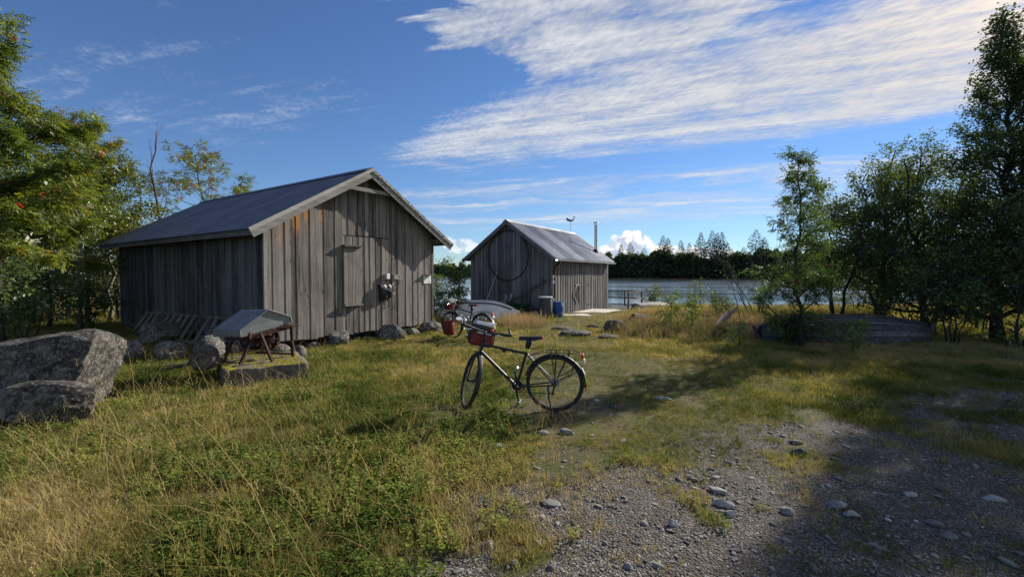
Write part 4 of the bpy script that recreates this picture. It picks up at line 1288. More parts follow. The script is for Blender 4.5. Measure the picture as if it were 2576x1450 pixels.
# ================================================================== bicycles
def make_bike(name, label, x, y, heading, lean, steer, kind):
    root = empty(name, (x, y, H(x, y)), 0, label, 'bicycle', None)
    root.rotation_euler = (R(lean), 0, heading)
    WR, TR = .345, .024
    BB = Vector((.46, 0, .29)); ST = Vector((.335, 0, .72)); HT = Vector((.86, 0, .83)); HB = Vector((.905, 0, .70))
    FA = Vector((1.03, 0, WR)); RA = Vector((0, 0, WR)); SAD = Vector((.29, 0, .90))
    axis = (HT - HB).normalized()
    S = Matrix.Translation(HB) @ Matrix.Rotation(steer, 4, axis) @ Matrix.Translation(-HB)
    fr = MB()
    fr.tube([HB + axis * -.01, HT + axis * .01], .020, 10)
    fr.tube([HT - axis * .03, ST + Vector((-.01, 0, -.02))], .0165, 10)
    fr.tube([HB + axis * .02, BB], .021, 10)
    fr.tube([BB, ST + (ST - BB).normalized() * .03], .0165, 10)
    fr.tube([BB + Vector((0, -.04, 0)), BB + Vector((0, .04, 0))], .024, 10)
    for s_ in (-1, 1):
        fr.tube([BB + Vector((-.02, .03 * s_, 0)), RA + Vector((0, .062 * s_, 0))], .010, 7)
        fr.tube([ST + Vector((-.01, .02 * s_, -.03)), RA + Vector((0, .062 * s_, 0))], .008, 7)
    fr.build('frame', M['frame'], root, True)
    fm = MB().tube([HB, Vector((.925, 0, .665))], .018, 8)
    for s_ in (-1, 1):
        fm.tube([Vector((.925, .0, .665)), Vector((.928, .045 * s_, .655)), Vector((.97, .052 * s_, .50)), Vector((1.03, .052 * s_, WR))], [.016, .015, .013, .009], 8)
    fm.xf(S).build('fork', M['frame'], root, True)
    def wheel(c, m_, nm):
        Tm = Matrix.Translation(c)
        rim = MB().ring((0, 0, 0), WR - .034, .0105, 'y', 56, 6).xf(m_ @ Tm)
        wo = rim.build(nm, M['frame'], root, True)
        MB().ring((0, 0, 0), WR - TR, TR, 'y', 64, 10).xf(m_ @ Tm).build('tyre', M['tyre'], wo, True)
        b = MB()
        for s_ in (-1, 1): b.ring((0, .020 * s_, 0), WR - .030, .0022, 'y', 56, 4)
        b.xf(m_ @ Tm).build('reflective_stripe', M['pale_rim'], wo)
        MB().lathe([(.012, -.055), (.026, -.03), (.016, -.02), (.016, .02), (.026, .03), (.012, .055)], 14, m_ @ Tm @ Matrix.Rotation(PI/2, 4, 'X')).build('hub', M['black'], wo)
        b = MB()
        for k in range(32):
            a = 2 * PI * k / 32; a2 = a + (.42 if k % 4 < 2 else -.42); sd = .028 if k % 2 else -.028
            b.tube([(.026 * math.cos(a2), sd, .026 * math.sin(a2)), ((WR - .04) * math.cos(a), 0, (WR - .04) * math.sin(a))], .0012, 3, False)
        b.xf(m_ @ Tm).build('spokes', M['alu'], wo)
    I4 = Matrix.Identity(4)
    wheel(RA, I4, 'wheel'); wheel(FA, S, 'wheel')
    def fender(c, a0, a1, m_):
        V, F = [], []
        n_ = 26
        for i in range(n_ + 1):
            a = a0 + (a1 - a0) * i / n_
            for (o, r_) in ((-.028, WR + .004), (-.020, WR + .018), (0, WR + .023), (.020, WR + .018), (.028, WR + .004)):
                V.append(c + Vector((r_ * math.cos(a), o, r_ * math.sin(a))))
        for i in range(n_):
            for j in range(4): F.append((i*5+j, (i+1)*5+j, (i+1)*5+j+1, i*5+j+1))
        b = MB().add(V, F)
        b.xf(m_)
        o = b.build('mudguard', M['black'], root, True)
        o.modifiers.new('solid', 'SOLIDIFY').thickness = .003
        return o
    fd = fender(RA, R(20), R(205) - PI * .0, I4) if False else fender(RA, R(185), R(15), I4)
    fender(FA, R(200), R(75), S)
    # rear mudguard markings: white, yellow, orange
    for a_, mm, nm in ((R(155), 'white', 'reflector'), (R(172), 'yellow', 'reflector'), (R(183), 'orange', 'reflector')):
        b = MB().box(-.004, .006, -.024, .024, -.045, .045)
        b.xf(Matrix.Translation(RA + Vector(((WR + .027) * math.cos(a_), 0, (WR + .027) * math.sin(a_)))) @ Matrix.Rotation(-(a_), 4, 'Y')).build(nm, M[mm], fd)
    b = MB()
    for s_ in (-1, 1):
        b.tube([RA + Vector((0, .065 * s_, 0)), RA + Vector(((WR + .02) * math.cos(R(150)), .03 * s_, (WR + .02) * math.sin(R(150))))], .003, 4)
    b.build('mudguard_stay', M['black'], root)
    # saddle and post
    MB().tube([ST, SAD + Vector((.0, 0, -.03))], .0135, 9).build('seat_post', M['black'], root)
    b = MB().tube([ST + (SAD - ST) * .18, ST + (SAD - ST) * .45, ST + (SAD - ST) * .72, SAD + Vector((-.01, 0, -.04))], [.026, .034, .038, .042], 10)
    b.build('post_cover', M['black'], root, True)
    if kind == 1:
        o = MB().tube([ST + (SAD - ST) * .04, ST + (SAD - ST) * .26], .030, 12).build('reflective_band', M['yellow'], root, True)
        b = MB(); q = ST + (SAD - ST) * .15
        b.box(-.008, -.005, -.002, .002, -.008, .012, Matrix.Translation(q + Vector((0, .031, 0)))); b.box(.002, .007, -.002, .002, -.004, .002, Matrix.Translation(q + Vector((0, .031, 0))))
        b.build('band_print', M['black'], o)
    V, F = [], []
    pr = [(-.135, .060, .012), (-.11, .072, .014), (-.05, .062, .006), (.02, .036, .0), (.08, .022, .002), (.135, .014, .0), (.145, .004, -.006)]
    for (xx, hw_, zz) in pr:
        for j in range(7):
            a = -1 + j / 3
            V.append(SAD + Vector((xx - .01, hw_ * a, zz + .008 - .030 * abs(a) ** 2.4)))
        V.append(SAD + Vector((xx - .01, 0, zz - .040)))
    for i in range(len(pr) - 1):
        for j in range(8): F.append((i*8+j, (i+1)*8+j, (i+1)*8+(j+1) % 8, i*8+(j+1) % 8))
    F.append(tuple(range(8))); F.append(tuple((len(pr)-1)*8 + j for j in range(8))[::-1])
    sd = MB().add(V, F).build('saddle', M['black'], root, True)
    b = MB()
    for s_ in (-1, 1): b.tube([SAD + Vector((-.10, .025 * s_, -.02)), SAD + Vector((-.03, .022 * s_, -.045)), SAD + Vector((.09, .012 * s_, -.02))], .0035, 5)
    b.build('rails', M['chrome'], sd)
    MB().box(-.004, .004, -.035, .035, -.012, .012, Matrix.Translation(SAD + Vector((-.148, 0, .005)))).build('rear_reflector', M['lightred'], sd)
    # bars
    top = HT + axis * .06
    cl = top + Vector((.045, 0, .07))
    MB().tube([HT, top], .0155, 9).tube([top - axis * .01, cl], .017, 9).xf(S).build('stem', M['black'], root, True)
    hb = MB().tube([cl + Vector((-.07, -.30, .02)), cl + Vector((-.03, -.17, .012)), cl + Vector((0, -.06, 0)), cl + Vector((0, .06, 0)), cl + Vector((-.03, .17, .012)), cl + Vector((-.07, .30, .02))], .0125, 9).xf(S).build('handlebar', M['black'], root, True)
    for s_ in (-1, 1):
        e = cl + Vector((-.07, .30 * s_, .02)); e2 = cl + Vector((-.037, .185 * s_, .013))
        MB().tube([e2, (e + e2) * .5 + Vector((-.004, 0, -.002)), e], [.016, .019, .018], 10).xf(S).build('grip', M['tyre'] if s_ > 0 else M['black'], hb, True)
        MB().tube([e + Vector((0, .012 * s_, 0)), e + Vector((.05, .016 * s_, .02)), e + Vector((.10, .012 * s_, .065)), e + Vector((.105, .004 * s_, .09))], [.015, .015, .014, .013], 9).xf(S).build('bar_end', M['black'], hb, True)
        q = cl + Vector((-.02, .14 * s_, .01))
        MB().tube([q, q + Vector((.045, .02 * s_, -.012)), q + Vector((.04, .10 * s_, -.03)), q + Vector((.025, .125 * s_, -.032))], [.010, .008, .006, .005], 7).xf(S).build('brake_lever', M['chrome'], hb, True)
        MB().sq(cl + Vector((-.005, .11 * s_, -.004)), (.05, .045, .045), 4, 10, 8).xf(S).build('shifter', M['black'], hb, True)
    e = cl + Vector((-.07, .31, .02))
    mp = e + Vector((.02, .05, .13)) if kind == 2 else e + Vector((-.01, .06, .05))
    mi = MB().tube([e, e + Vector((.0, .05, .02)), mp + Vector((0, 0, -.03))], .005, 6).xf(S).build('mirror', M['black'], hb)
    MB().sq(mp, (.016, .085, .062), 2.4, 16, 10).xf(S).build('mirror_shell', M['black'], mi, True)
    MB().sq(mp + Vector((-.006, 0, 0)), (.012, .078, .055), 2.4, 16, 10).xf(S).build('mirror_glass', M['mirror'], mi, True)
    b = MB()
    b.tube([cl + Vector((0, .1, 0)), cl + Vector((.09, .05, .03)), HT + Vector((.07, .02, -.02)), HB + Vector((.04, .02, -.05))], .003, 5)
    b.tube([cl + Vector((0, -.1, 0)), cl + Vector((.10, -.05, .02)), HT + Vector((.07, -.02, -.05)), HB + Vector((.03, -.02, -.08))], .003, 5)
    b.xf(S).build('cable', M['black'], root)
    bell = MB().sq(cl + Vector((0, -.08, .03)), (.045, .045, .035), 2.2, 12, 8).xf(S).build('bell', M['lightred'] if kind == 1 else M['chrome'], hb, True)
    # drivetrain on the right-hand side (local -y)
    MB().ring(BB + Vector((0, -.05, 0)), .088, .006, 'y', 36, 5).ring(BB + Vector((0, -.05, 0)), .06, .006, 'y', 30, 5).lathe([(.07, -.003), (.07, .003)], 24, Matrix.Translation(BB + Vector((0, -.05, 0))) @ Matrix.Rotation(PI/2, 4, 'X')).build('chainring', M['black'], root)
    MB().lathe([(.045, -.016), (.030, .016)], 20, Matrix.Translation(RA + Vector((0, -.04, 0))) @ Matrix.Rotation(-PI/2, 4, 'X')).lathe([(.052, -.003), (.052, .003)], 24, Matrix.Translation(RA + Vector((0, -.034, 0))) @ Matrix.Rotation(PI/2, 4, 'X')).build('cassette', M['alu'], root)
    b = MB().tube([BB + Vector((0, -.05, .088)), RA + Vector((0, -.045, .045))], .0035, 5)
    b.tube([BB + Vector((0, -.05, -.088)), Vector((.03, -.05, WR - .145))], .0045, 5).tube([Vector((.03, -.05, WR - .145)), Vector((.02, -.05, WR - .05))], .0045, 5)
    b.build('chain', M['frame'], root)
    b = MB().tube([RA + Vector((0, -.055, -.03)), Vector((.03, -.055, WR - .15))], .010, 6).lathe([(.018, -.004), (.018, .004)], 12, Matrix.Translation((.03, -.055, WR - .15)) @ Matrix.Rotation(PI/2, 4, 'X'))
    b.build('derailleur', M['black'], root)
    ca_ = R(-100)
    for s_, ang in ((1, ca_), (-1, ca_ + PI)):
        o_ = Vector((.17 * math.cos(ang) , 0, .17 * math.sin(ang)))
        c0 = BB + Vector((0, .055 * s_, 0)); c1 = BB + o_ + Vector((0, .075 * s_, 0))
        MB().tube([c0, c1], [.014, .010], 8).build('crank', M['frame'], root, True)
        pd = MB().box(-.045, .045, .0, .09, -.009, .009, Matrix.Translation(c1 + Vector((0, -.09 if s_ < 0 else .005, 0))) @ Matrix.Rotation(.9, 4, 'Y')).build('pedal', M['alu'], root)
        MB().box(-.05, .05, .02, .07, -.014, .014, Matrix.Translation(c1 + Vector((0, -.09 if s_ < 0 else .005, 0))) @ Matrix.Rotation(.9, 4, 'Y')).build('pedal_cage', M['chrome'], pd)
    # rack
    RZ = .735
    b = MB()
    for s_ in (-1, 1):
        b.tube([(.12, .055 * s_, RZ), (-.22, .06 * s_, RZ), (-.30, .04 * s_, RZ - .02)], .005, 6)
        b.tube([(-.02, .06 * s_, RZ), (.0, .075 * s_, WR + .03)], .005, 6); b.tube([(.05, .06 * s_, RZ), (.0, .078 * s_, WR + .12)], .005, 6)
        b.tube([(-.18, .06 * s_, RZ), (-.01, .075 * s_, WR + .02)], .005, 6)
        b.tube([(-.24, .058 * s_, RZ - .08), (-.20, .085 * s_, WR + .14), (-.02, .085 * s_, WR + .05)], .005, 6)
        b.tube([(.12, .05 * s_, RZ), (.30, .02 * s_, .68)], .004, 5)
    for xx in (.12, .02, -.08, -.20): b.tube([(xx, -.058, RZ), (xx, .058, RZ)], .005, 6)
    b.tube([(-.30, -.04, RZ - .02), (-.30, .04, RZ - .02)], .005, 6)
    b.build('rack', M['black'], root)
    MB().sq((-.325, 0, RZ - .045), (.035, .10, .055), 4, 12, 8).build('rear_light', M['lightred'], root, True)
    MB().sq((-.345, 0, RZ - .11), (.022, .075, .06), 5, 12, 8).build('reflector_plate', M['white'], root, True)
    MB().sq(HB + Vector((.085, 0, -.02)), (.05, .055, .055), 3, 14, 10).xf(S).build('headlight', M['black'], root, True)
    MB().sq(BB + (HB - BB) * .42 + Vector((-.03, 0, .03)), (.05, .03, .06), 4, 10, 8).build('bottle_cage', M['black'], root) if kind == 2 else \
        MB().sq(ST + (HT - ST) * .52 + Vector((0, 0, -.04)), (.05, .03, .05), 5, 10, 8).build('pump_bracket', M['black'], root)
    ks = MB().tube([Vector((.06, .065, WR - .08)), Vector((.07, .085, WR - .14)), Vector((.045, .135, WR - .22)), Vector((.02, .235, -.02 + .235 * math.tan(R(-lean)) * -1.0))], [.012, .011, .008, .008], 8)
    ks.build('kickstand', M['black'], root, True)
    MB().sq((.075, .07, WR - .05), (.03, .03, .07), 4, 8, 6).build('stand_mount', M['blue'], root)
    mw = Matrix.LocRotScale(root.location, root.rotation_euler, None)
    return root, mw, S, cl
B1x, B1y = .515, 5.45
hd1 = math.atan2(.15, -.995)
bike1, mw1, S1, cl1 = make_bike('bicycle', 'black touring bicycle on its kickstand in the middle of the grass, front wheel turned', B1x, B1y, hd1, -5.0, R(-66), 1)
B2x, B2y = -.70, 11.25
hd2 = math.atan2(.56, -.80)
bike2, mw2, S2, cl2 = make_bike('bicycle', 'black touring bicycle with a red front bag parked beside the big boathouse corner', B2x, B2y, hd2, -5.0, R(4), 2)
def world_thing(name, M_, label, cat):
    o = empty(name, label=label, cat=cat)
    l, r, s = M_.decompose(); o.location = l; o.rotation_euler = r.to_euler()
    return o
# handlebar bag on the near bicycle
t = world_thing('handlebar_bag', mw1 @ S1 @ Matrix.Translation(cl1 + Vector((.125, 0, -.02))), 'red and black bar bag with clear map case on the near bicycle', 'bag')
MB().sq((0, 0, -.06), (.17, .29, .20), 7, 28, 14).build('body', M['red'], t, True)
MB().sq((0, 0, .055), (.18, .30, .075), 7, 28, 10).build('lid', M['black'], t, True)
MB().sq((0, 0, .115), (.17, .25, .05), 9, 24, 8).build('map_case', M['silver'], t, True)
b = MB(); 
for s_ in (-1, 1): b.sq((0, .148 * s_, -.05), (.12, .03, .14), 6, 12, 8)
b.build('side_pocket', M['black'], t, True)
MB().box(-.089, -.084, -.10, .10, -.01, .015).build('reflective_strip', M['white'], t)
MB().sq((-.03, -.10, .145), (.07, .09, .02), 5, 12, 6).build('document', M['print'], t, True)
# bags on the far bicycle
t = world_thing('handlebar_bag', mw2 @ S2 @ Matrix.Translation(cl2 + Vector((.13, 0, -.03))), 'grey and red bar bag on the far bicycle', 'bag')
MB().sq((0, 0, -.02), (.17, .30, .24), 5, 28, 14).build('body', M['grey_bag'], t, True)
MB().sq((.0, .03, -.08), (.176, .26, .15), 6, 24, 12).build('front_panel', M['red'], t, True)
MB().sq((.02, .10, -.09), (.15, .13, .11), 6, 20, 10).build('pocket', M['black'], t, True)
t = world_thing('pannier', mw2 @ S2 @ Matrix.Translation(Vector((1.00, .115, .34))), 'red pannier hanging beside the front wheel of the far bicycle', 'pannier')
MB().sq((0, .05, -.04), (.31, .15, .35), 6, 26, 16).build('body', M['red'], t, True)
MB().sq((-.01, .05, .14), (.33, .13, .05), 5, 20, 8).build('roll_top', M['red'], t, True)
MB().tube([(.02, .05, .165), (.02, .118, .12), (.02, .122, -.05), (.02, .11, -.19)], .012, 5).build('strap', M['black'], t)
MB().sq((-.095, .10, -.03), (.05, .03, .05), 2.5, 12, 8).build('reflector', M['pale_rim'], t, True)
t = world_thing('lowrider_rack', mw2 @ S2 @ Matrix.Translation(Vector((1.03, 0, .345))), 'thin metal lowrider rack at the front hub of the far bicycle', 'rack')
b = MB()
for s_ in (-1, 1): b.tube([(0, .07 * s_, .0), (.10, .09 * s_, .17), (.20, .09 * s_, .24), (.22, .09 * s_, .28), (.17, .09 * s_, .26), (-.06, .09 * s_, .14), (0, .07 * s_, 0)], .007, 6)
b.build('tubes', M['alu'], t)
dv = (Vector((.905, 0, .70)) - Vector((.46, 0, .29))).normalized()
t = world_thing('water_bottle', mw2 @ Matrix.Translation(Vector((.62, 0, .47))), 'silver water bottle in the frame of the far bicycle', 'bottle')
q = dv.to_track_quat('Z', 'Y').to_matrix().to_4x4()
MB().lathe([(.03, -.10), (.036, -.09), (.036, .07), (.022, .10), (.020, .12)], 16, Matrix.Translation((-.035, 0, .045)) @ q).build('body', M['chrome'], t, True)
MB().lathe([(.022, .12), (.022, .15), (.012, .165)], 14, Matrix.Translation((-.035, 0, .045)) @ q).build('cap', M['white'], t, True)
t = world_thing('frame_bag', mw2 @ Matrix.Translation(Vector((.43, 0, .47))), 'dark grey bottle in the seat tube cage of the far bicycle', 'bottle')
t.name = 'grey_bottle'
MB().lathe([(.03, -.12), (.038, -.10), (.038, .08), (.02, .10), (.02, .13)], 14, Matrix.Translation((.055, 0, -.03)) @ Matrix.Rotation(-.28, 4, 'Y')).build('body', M['grey_bag'], t, True)
MB().lathe([(.021, .13), (.021, .15)], 14, Matrix.Translation((.055, 0, -.03)) @ Matrix.Rotation(-.28, 4, 'Y')).build('cap', M['white'], t, True)

# ================================================================== concrete block and covered winch
cnx, cny = -4.11, 6.43
cb = math.atan2(.60, .91)
t = empty('concrete_block', (cnx, cny, H(cnx, cny)), cb, 'low mossy concrete block under the metal covered winch', 'block')
def rough_box(x0, x1, y0, y1, z0, z1, n=14, amp=.03, seed=1):
    bm = bmesh.new()
    bmesh.ops.create_cube(bm, size=1)
    bmesh.ops.subdivide_edges(bm, edges=bm.edges[:], cuts=n, use_grid_fill=True)
    P = np.array([v.co[:] for v in bm.verts])
    Q = np.stack([x0 + (P[:, 0] + .5) * (x1 - x0), y0 + (P[:, 1] + .5) * (y1 - y0), z0 + (P[:, 2] + .5) * (z1 - z0)], 1)
    for k in range(3):
        Q[:, k] += amp * 2 * (fbm(Q[:, 0] * 7, Q[:, 1] * 7, Q[:, 2] * 7, seed + k * 5, 4) - .5)
    F = [tuple(v.index for v in f.verts) for f in bm.faces]
    bm.free()
    return Q, F
Q, F = rough_box(0, 1.15, 0, 1.30, -.2, .255)
o = put('slab', mk_mesh('slab', Q, F, True), M['concrete'], t)
Q, F = rough_box(-.03, .22, 1.0, 1.45, -.2, .20, 8, .04, 4)
put('broken_corner', mk_mesh('broken_corner', Q, F, True), M['concrete'], t)
mm = np.random.default_rng(3)
V, F = [], []
for i in range(900):
    x_, y_ = mm.uniform(.02, 1.12), mm.uniform(.02, 1.2)
    if fbm(x_ * 4, y_ * 4, 0, 77, 3) < .53 - .12 * (y_ < .25): continue
    s_ = mm.uniform(.008, .022); z_ = .25
    b0 = len(V)
    V += [(x_ - s_, y_ - s_, z_), (x_ + s_, y_ - s_, z_), (x_ + s_, y_ + s_, z_), (x_ - s_, y_ + s_, z_), (x_, y_, z_ + s_ * 1.1)]
    F += [(b0, b0+1, b0+4), (b0+1, b0+2, b0+4), (b0+2, b0+3, b0+4), (b0+3, b0, b0+4)]
o = put('moss', mk_mesh('moss', V, F), M['moss'], t); o['kind'] = 'stuff'

wt = empty('winch', (-4.0, 7.2, 0), 0, 'rusty winch under a gabled galvanised metal cover', 'winch')
wo = Vector((-4.0, 7.2, 0))
FLt, FLb, RF = Vector((-4.17, 6.98, .80)) - wo, Vector((-4.165, 7.0, .685)) - wo, Vector((-3.9, 7.3, 1.095)) - wo
FRt, FRb = Vector((-3.70, 7.62, .955)) - wo, Vector((-3.69, 7.64, .85)) - wo
bv = Vector((-.63, .30, -.03))
def corr_sheet(a, b_, d, n, amp, rows=1):
    """corrugated metal between edge a->b_ swept along d"""
    a, b_, d = Vector(a), Vector(b_), Vector(d)
    nrm = (b_ - a).cross(d).normalized()
    V, F = [], []
    for i in range(n * 6 + 1):
        o_ = nrm * amp * math.cos(2 * PI * i / 6)
        for p_ in (a, b_): V.append(p_ + d * (i / (n * 6)) + o_)
    for i in range(n * 6): F.append((2*i, 2*i+1, 2*i+3, 2*i+2))
    return V, F
cov = MB()
cov.add(*corr_sheet(RF, FLt, bv, 9, .006)); cov.add(*corr_sheet(FRt, RF, bv, 9, .006))
cov.add(*corr_sheet(FLt, FLb, bv, 9, .006)); cov.add(*corr_sheet(FRb, FRt, bv, 9, .006))
co = cov.build('cover', M['galv'], wt, False)
inw = bv.normalized() * .012
MB().add([FLb + inw, FLt + inw, RF + inw, FRt + inw, FRb + inw] + [p_ + bv - inw * 2 for p_ in (FLb, FLt, RF, FRt, FRb)], [(0,1,2,3,4), (9,8,7,6,5)]).build('gable_plate', M['galv'], co)
b = MB()
for p0, p1 in ((FLb, FLt), (FLt, RF), (RF, FRt), (FRt, FRb)): b.beam(p0 - inw * .2, p1 - inw * .2, .014, .022, bv)
b.build('edge_strip', M['galv'], co)
fz = .24
def wp(x_, y_, z_): return Vector((x_, y_, z_)) - wo
b = MB()
b.beam(wp(-4.10, 6.98, .665), wp(-3.67, 7.56, .80), .05, .07); b.beam(wp(-4.50, 7.18, .66), wp(-4.15, 7.75, .80), .05, .07)
b.beam(wp(-4.10, 6.98, .665), wp(-4.5, 7.18, .66), .04, .06); b.beam(wp(-3.67, 7.56, .80), wp(-4.15, 7.75, .80), .04, .06)
b.build('frame', M['rust'], wt)
for p0, p1 in (((-4.02, 7.05, .67), (-4.10, 6.80, fz)), ((-3.93, 7.12, .74), (-3.72, 7.10, fz)), ((-3.66, 7.56, .80), (-3.66, 7.60, fz)), ((-4.42, 7.25, .66), (-4.55, 7.15, fz)), ((-4.15, 7.72, .8), (-4.12, 7.78, fz))):
    MB().beam(wp(*p0), wp(*p1), .045, .03).build('leg', M['rust'], wt)
b = MB(); b.beam(wp(-3.66, 7.58, .33), wp(-4.05, 7.2, .42), .05, .03); b.beam(wp(-3.95, 7.05, .45), wp(-3.78, 7.12, .42), .02, .02)
b.tube([wp(-3.80, 7.35, .79), wp(-3.55, 7.62, .80)], .008, 6)
b.beam(wp(-4.03, 7.0, .66), wp(-4.03, 7.0, .76), .04, .03)
b.build('brace', M['rust'], wt)
dax = bv.normalized()
dc = wp(-3.93, 7.38, .60)
qd = dax.to_track_quat('Z', 'Y').to_matrix().to_4x4()
Md = Matrix.Translation(dc) @ qd
dr = MB().lathe([(.075, -.02), (.075, .5)], 20, Md).build('drum', M['rust'], wt, True)
for z in (-.02, .48):
    b = MB()
    P_ = [Md @ Vector((.16 * math.cos(a), .16 * math.sin(a), z)) for a in [2 * PI * i / 30 for i in range(30)]]
    b.tube(P_, .018, 6, closed=True)
    for k in range(6):
        a = k * PI / 3
        b.beam(Md @ Vector((.06 * math.cos(a), .06 * math.sin(a), z)), Md @ Vector((.155 * math.cos(a), .155 * math.sin(a), z)), .035, .012)
    b.build('gear_wheel', M['rust'], dr)

b = MB()
for z in (.06, .36):
    P_ = [Md @ Vector((.20 * math.cos(a), .20 * math.sin(a), z)) for a in [PI * (.1 + 1.5 * i / 18) for i in range(19)]]
    P2_ = [Md @ Vector((.20 * math.cos(a), .20 * math.sin(a), z + .07)) for a in [PI * (.1 + 1.5 * i / 18) for i in range(19)]]
    b.add(P_ + P2_, [(i, i + 1, i + 20, i + 19) for i in range(18)])
o = b.build('brake_band', M['rust'], wt)
o.modifiers.new('solid', 'SOLIDIFY').thickness = .008
t_ = wt
# ladder against the long wall
lt = empty('ladder', hloc(-.06, 3.6, 0), HROT, 'long grey wooden ladder leaning sideways along the boathouse wall', 'ladder')
def lz(x_, y_): 
    p_ = hloc(x_, y_, 0); return H(p_.x, p_.y)
MB().tube([(-.06, -2.6, .66), (-.05, 0, .615), (-.06, 2.65, .57)], .028, 8).build('side_rail', M['wood_y'], lt)
MB().tube([(-.36, -2.6, .06), (-.36, 2.5, .05)], .03, 8).build('side_rail', M['wood_y'], lt)
for i in range(14):
    yy = -2.45 + i * .385 + rnd.uniform(-.02, .02)
    MB().beam((-.40, yy + .09 + rnd.uniform(-.02, .02), .015), (-.045, yy - .02, .70 - .025 * (yy + 2.4) * .7), .05, .035, (0, 1, 0)).build('rung', M['wood'], lt)

# ================================================================== boulders and stones
def rock_geo(seed, sub=4, cuts=10, amp=.16, cut_d=(.62, .92), planes=()):
    bm = bmesh.new()
    bmesh.ops.create_icosphere(bm, subdivisions=sub, radius=1)
    P = np.array([v.co[:] for v in bm.verts])
    F = np.array([[v.index for v in f.verts] for f in bm.faces])
    bm.free()
    rng = np.random.default_rng(seed)
    for k in range(cuts):
        n = rng.normal(size=3); n /= np.linalg.norm(n)
        d = rng.uniform(*cut_d)
        P -= np.maximum(P @ n - d, 0)[:, None] * n * .92
    for n, d in planes:
        n = np.array(n, float); n /= np.linalg.norm(n)
        P -= np.maximum(P @ n - d, 0)[:, None] * n * .95
    nn = unit(P)
    f = fbm(P[:, 0] * 1.6 + seed, P[:, 1] * 1.6, P[:, 2] * 1.6, seed, 5, .55) - .5
    f2 = fbm(P[:, 0] * 5 + seed, P[:, 1] * 5, P[:, 2] * 5, seed + 7, 4, .6) - .5
    return P + nn * (f * amp * 2 + f2 * (amp * .5 + .05))[:, None], F
def boulder(name, label, x, y, sx, sy, sz, rz_, seed, m_='rock', sink=.25, sub=4, cuts=10, amp=.16, tilt=0, cat='boulder', group=None, cut_d=(.62, .92), planes=()):
    P, F = rock_geo(seed, sub, cuts, amp, cut_d, planes)
    P = P * np.array([sx, sy, sz])
    lo = P[:, 2].min()
    P[:, 2] -= lo * (1 - sink * 0) + sink * (P[:, 2].max() - lo)
    me_ = mk_mesh(name, P, F, True)
    try: me_.set_sharp_from_angle(angle=R(26))
    except Exception: pass
    o = put(name, me_, M[m_])
    o.location = (x, y, H(x, y)); o.rotation_euler = (tilt, 0, rz_)
    return tag(o, label, cat, group)
boulder('boulder', 'huge lichened grey boulder at the left edge of the grass', -5.86, 5.75, 1.04, .80, .64, .10, 11, 'rock', .10, 6, 14, .08, 0, cut_d=(.66, .92), planes=[((1, .1, -.12), .60), ((-.22, -.1, 1), .55), ((.2, -1, .25), .62)])
boulder('boulder', 'low flat dark boulder in front of the huge left boulder', -5.14, 5.0, .68, .38, .29, .1, 23, 'rock', .2, 6, 14, .09, cut_d=(.6, .9))
for (u, v, wd, h, seed, label) in (
        (312, 905, .42, .36, 31, 'dark half shaded boulder right behind the huge left boulder'),
        (412, 913, .52, .42, 32, 'rounded pale boulder between the huge boulder and the concrete block'),
        (508, 905, .62, .52, 33, 'big square grey boulder behind the log end and the ladder'),
        (580, 895, .34, .34, 35, 'dark round stone behind the winch legs'),
        (735, 908, .34, .28, 36, 'rounded stone at the right end of the concrete block'),
        (690, 893, .40, .24, 37, 'flat grey stone below the winch drum'),
        (395, 862, 1.15, .50, 38, 'long shaded boulder under the far end of the ladder'),
        (845, 872, .52, .36, 41, 'rounded boulder below the middle of the boathouse gable'),
        (983, 858, .66, .42, 42, 'wide rounded boulder under the right part of the gable'),
        (1082, 838, .60, .34, 43, 'dark boulder supporting the right corner of the big boathouse'),
        (1035, 847, .35, .22, 44, 'small boulder between two larger ones under the gable'),
        (780, 878, .30, .22, 45, 'small round stone under the left part of the gable')):
    p = gz(u, v)
    boulder('boulder', label, p.x, p.y + .15, wd * .55, wd * .48, h * .62, rnd.uniform(0, 6), seed, 'rock2', .18, 4, 9, .12)
# dark gap stones under the sill, alike
for i in range(12):
    q = hloc(.35 + .40 * i, rnd.uniform(.05, .35), 0)
    boulder('footing_stone', 'dark footing stone in the shade under the boathouse gable', q.x, q.y, .16, .14, .13, rnd.uniform(0, 6), 60 + i % 4, 'darkrock', .15, 2, 7, .12, cat='stone', group='footing stones under the gable')
for (u, v, wd, h, seed, label) in (
        (1548, 836, .62, .34, 51, 'black jagged rock in the brown grass beyond the path'),
        (1610, 812, .9, .30, 52, 'wide dark rock in the grass in front of the pale boat'),
        (1672, 812, .55, .32, 53, 'dark rounded rock left of the young saplings'),
        (1722, 808, .6, .30, 54, 'grey rock behind the young saplings'),
        (1492, 828, .38, .12, 55, 'small dark flat rock left of the black jagged rock'),
        (1448, 843, .85, .12, 56, 'long flat pale rock in the path towards the small boathouse'),
        (1412, 830, .55, .10, 57, 'flat grey stone at the far left of the path rocks'),
        (1530, 850, .6, .10, 58, 'flat brownish stone just below the black jagged rock')):
    p = gz(u, v)
    boulder('rock', label, p.x, p.y, wd * .55, wd * .42, h * .7, rnd.uniform(-.3, .3), seed, 'darkrock' if h > .15 else 'rock2', .2, 3, 9, .13, cat='rock')
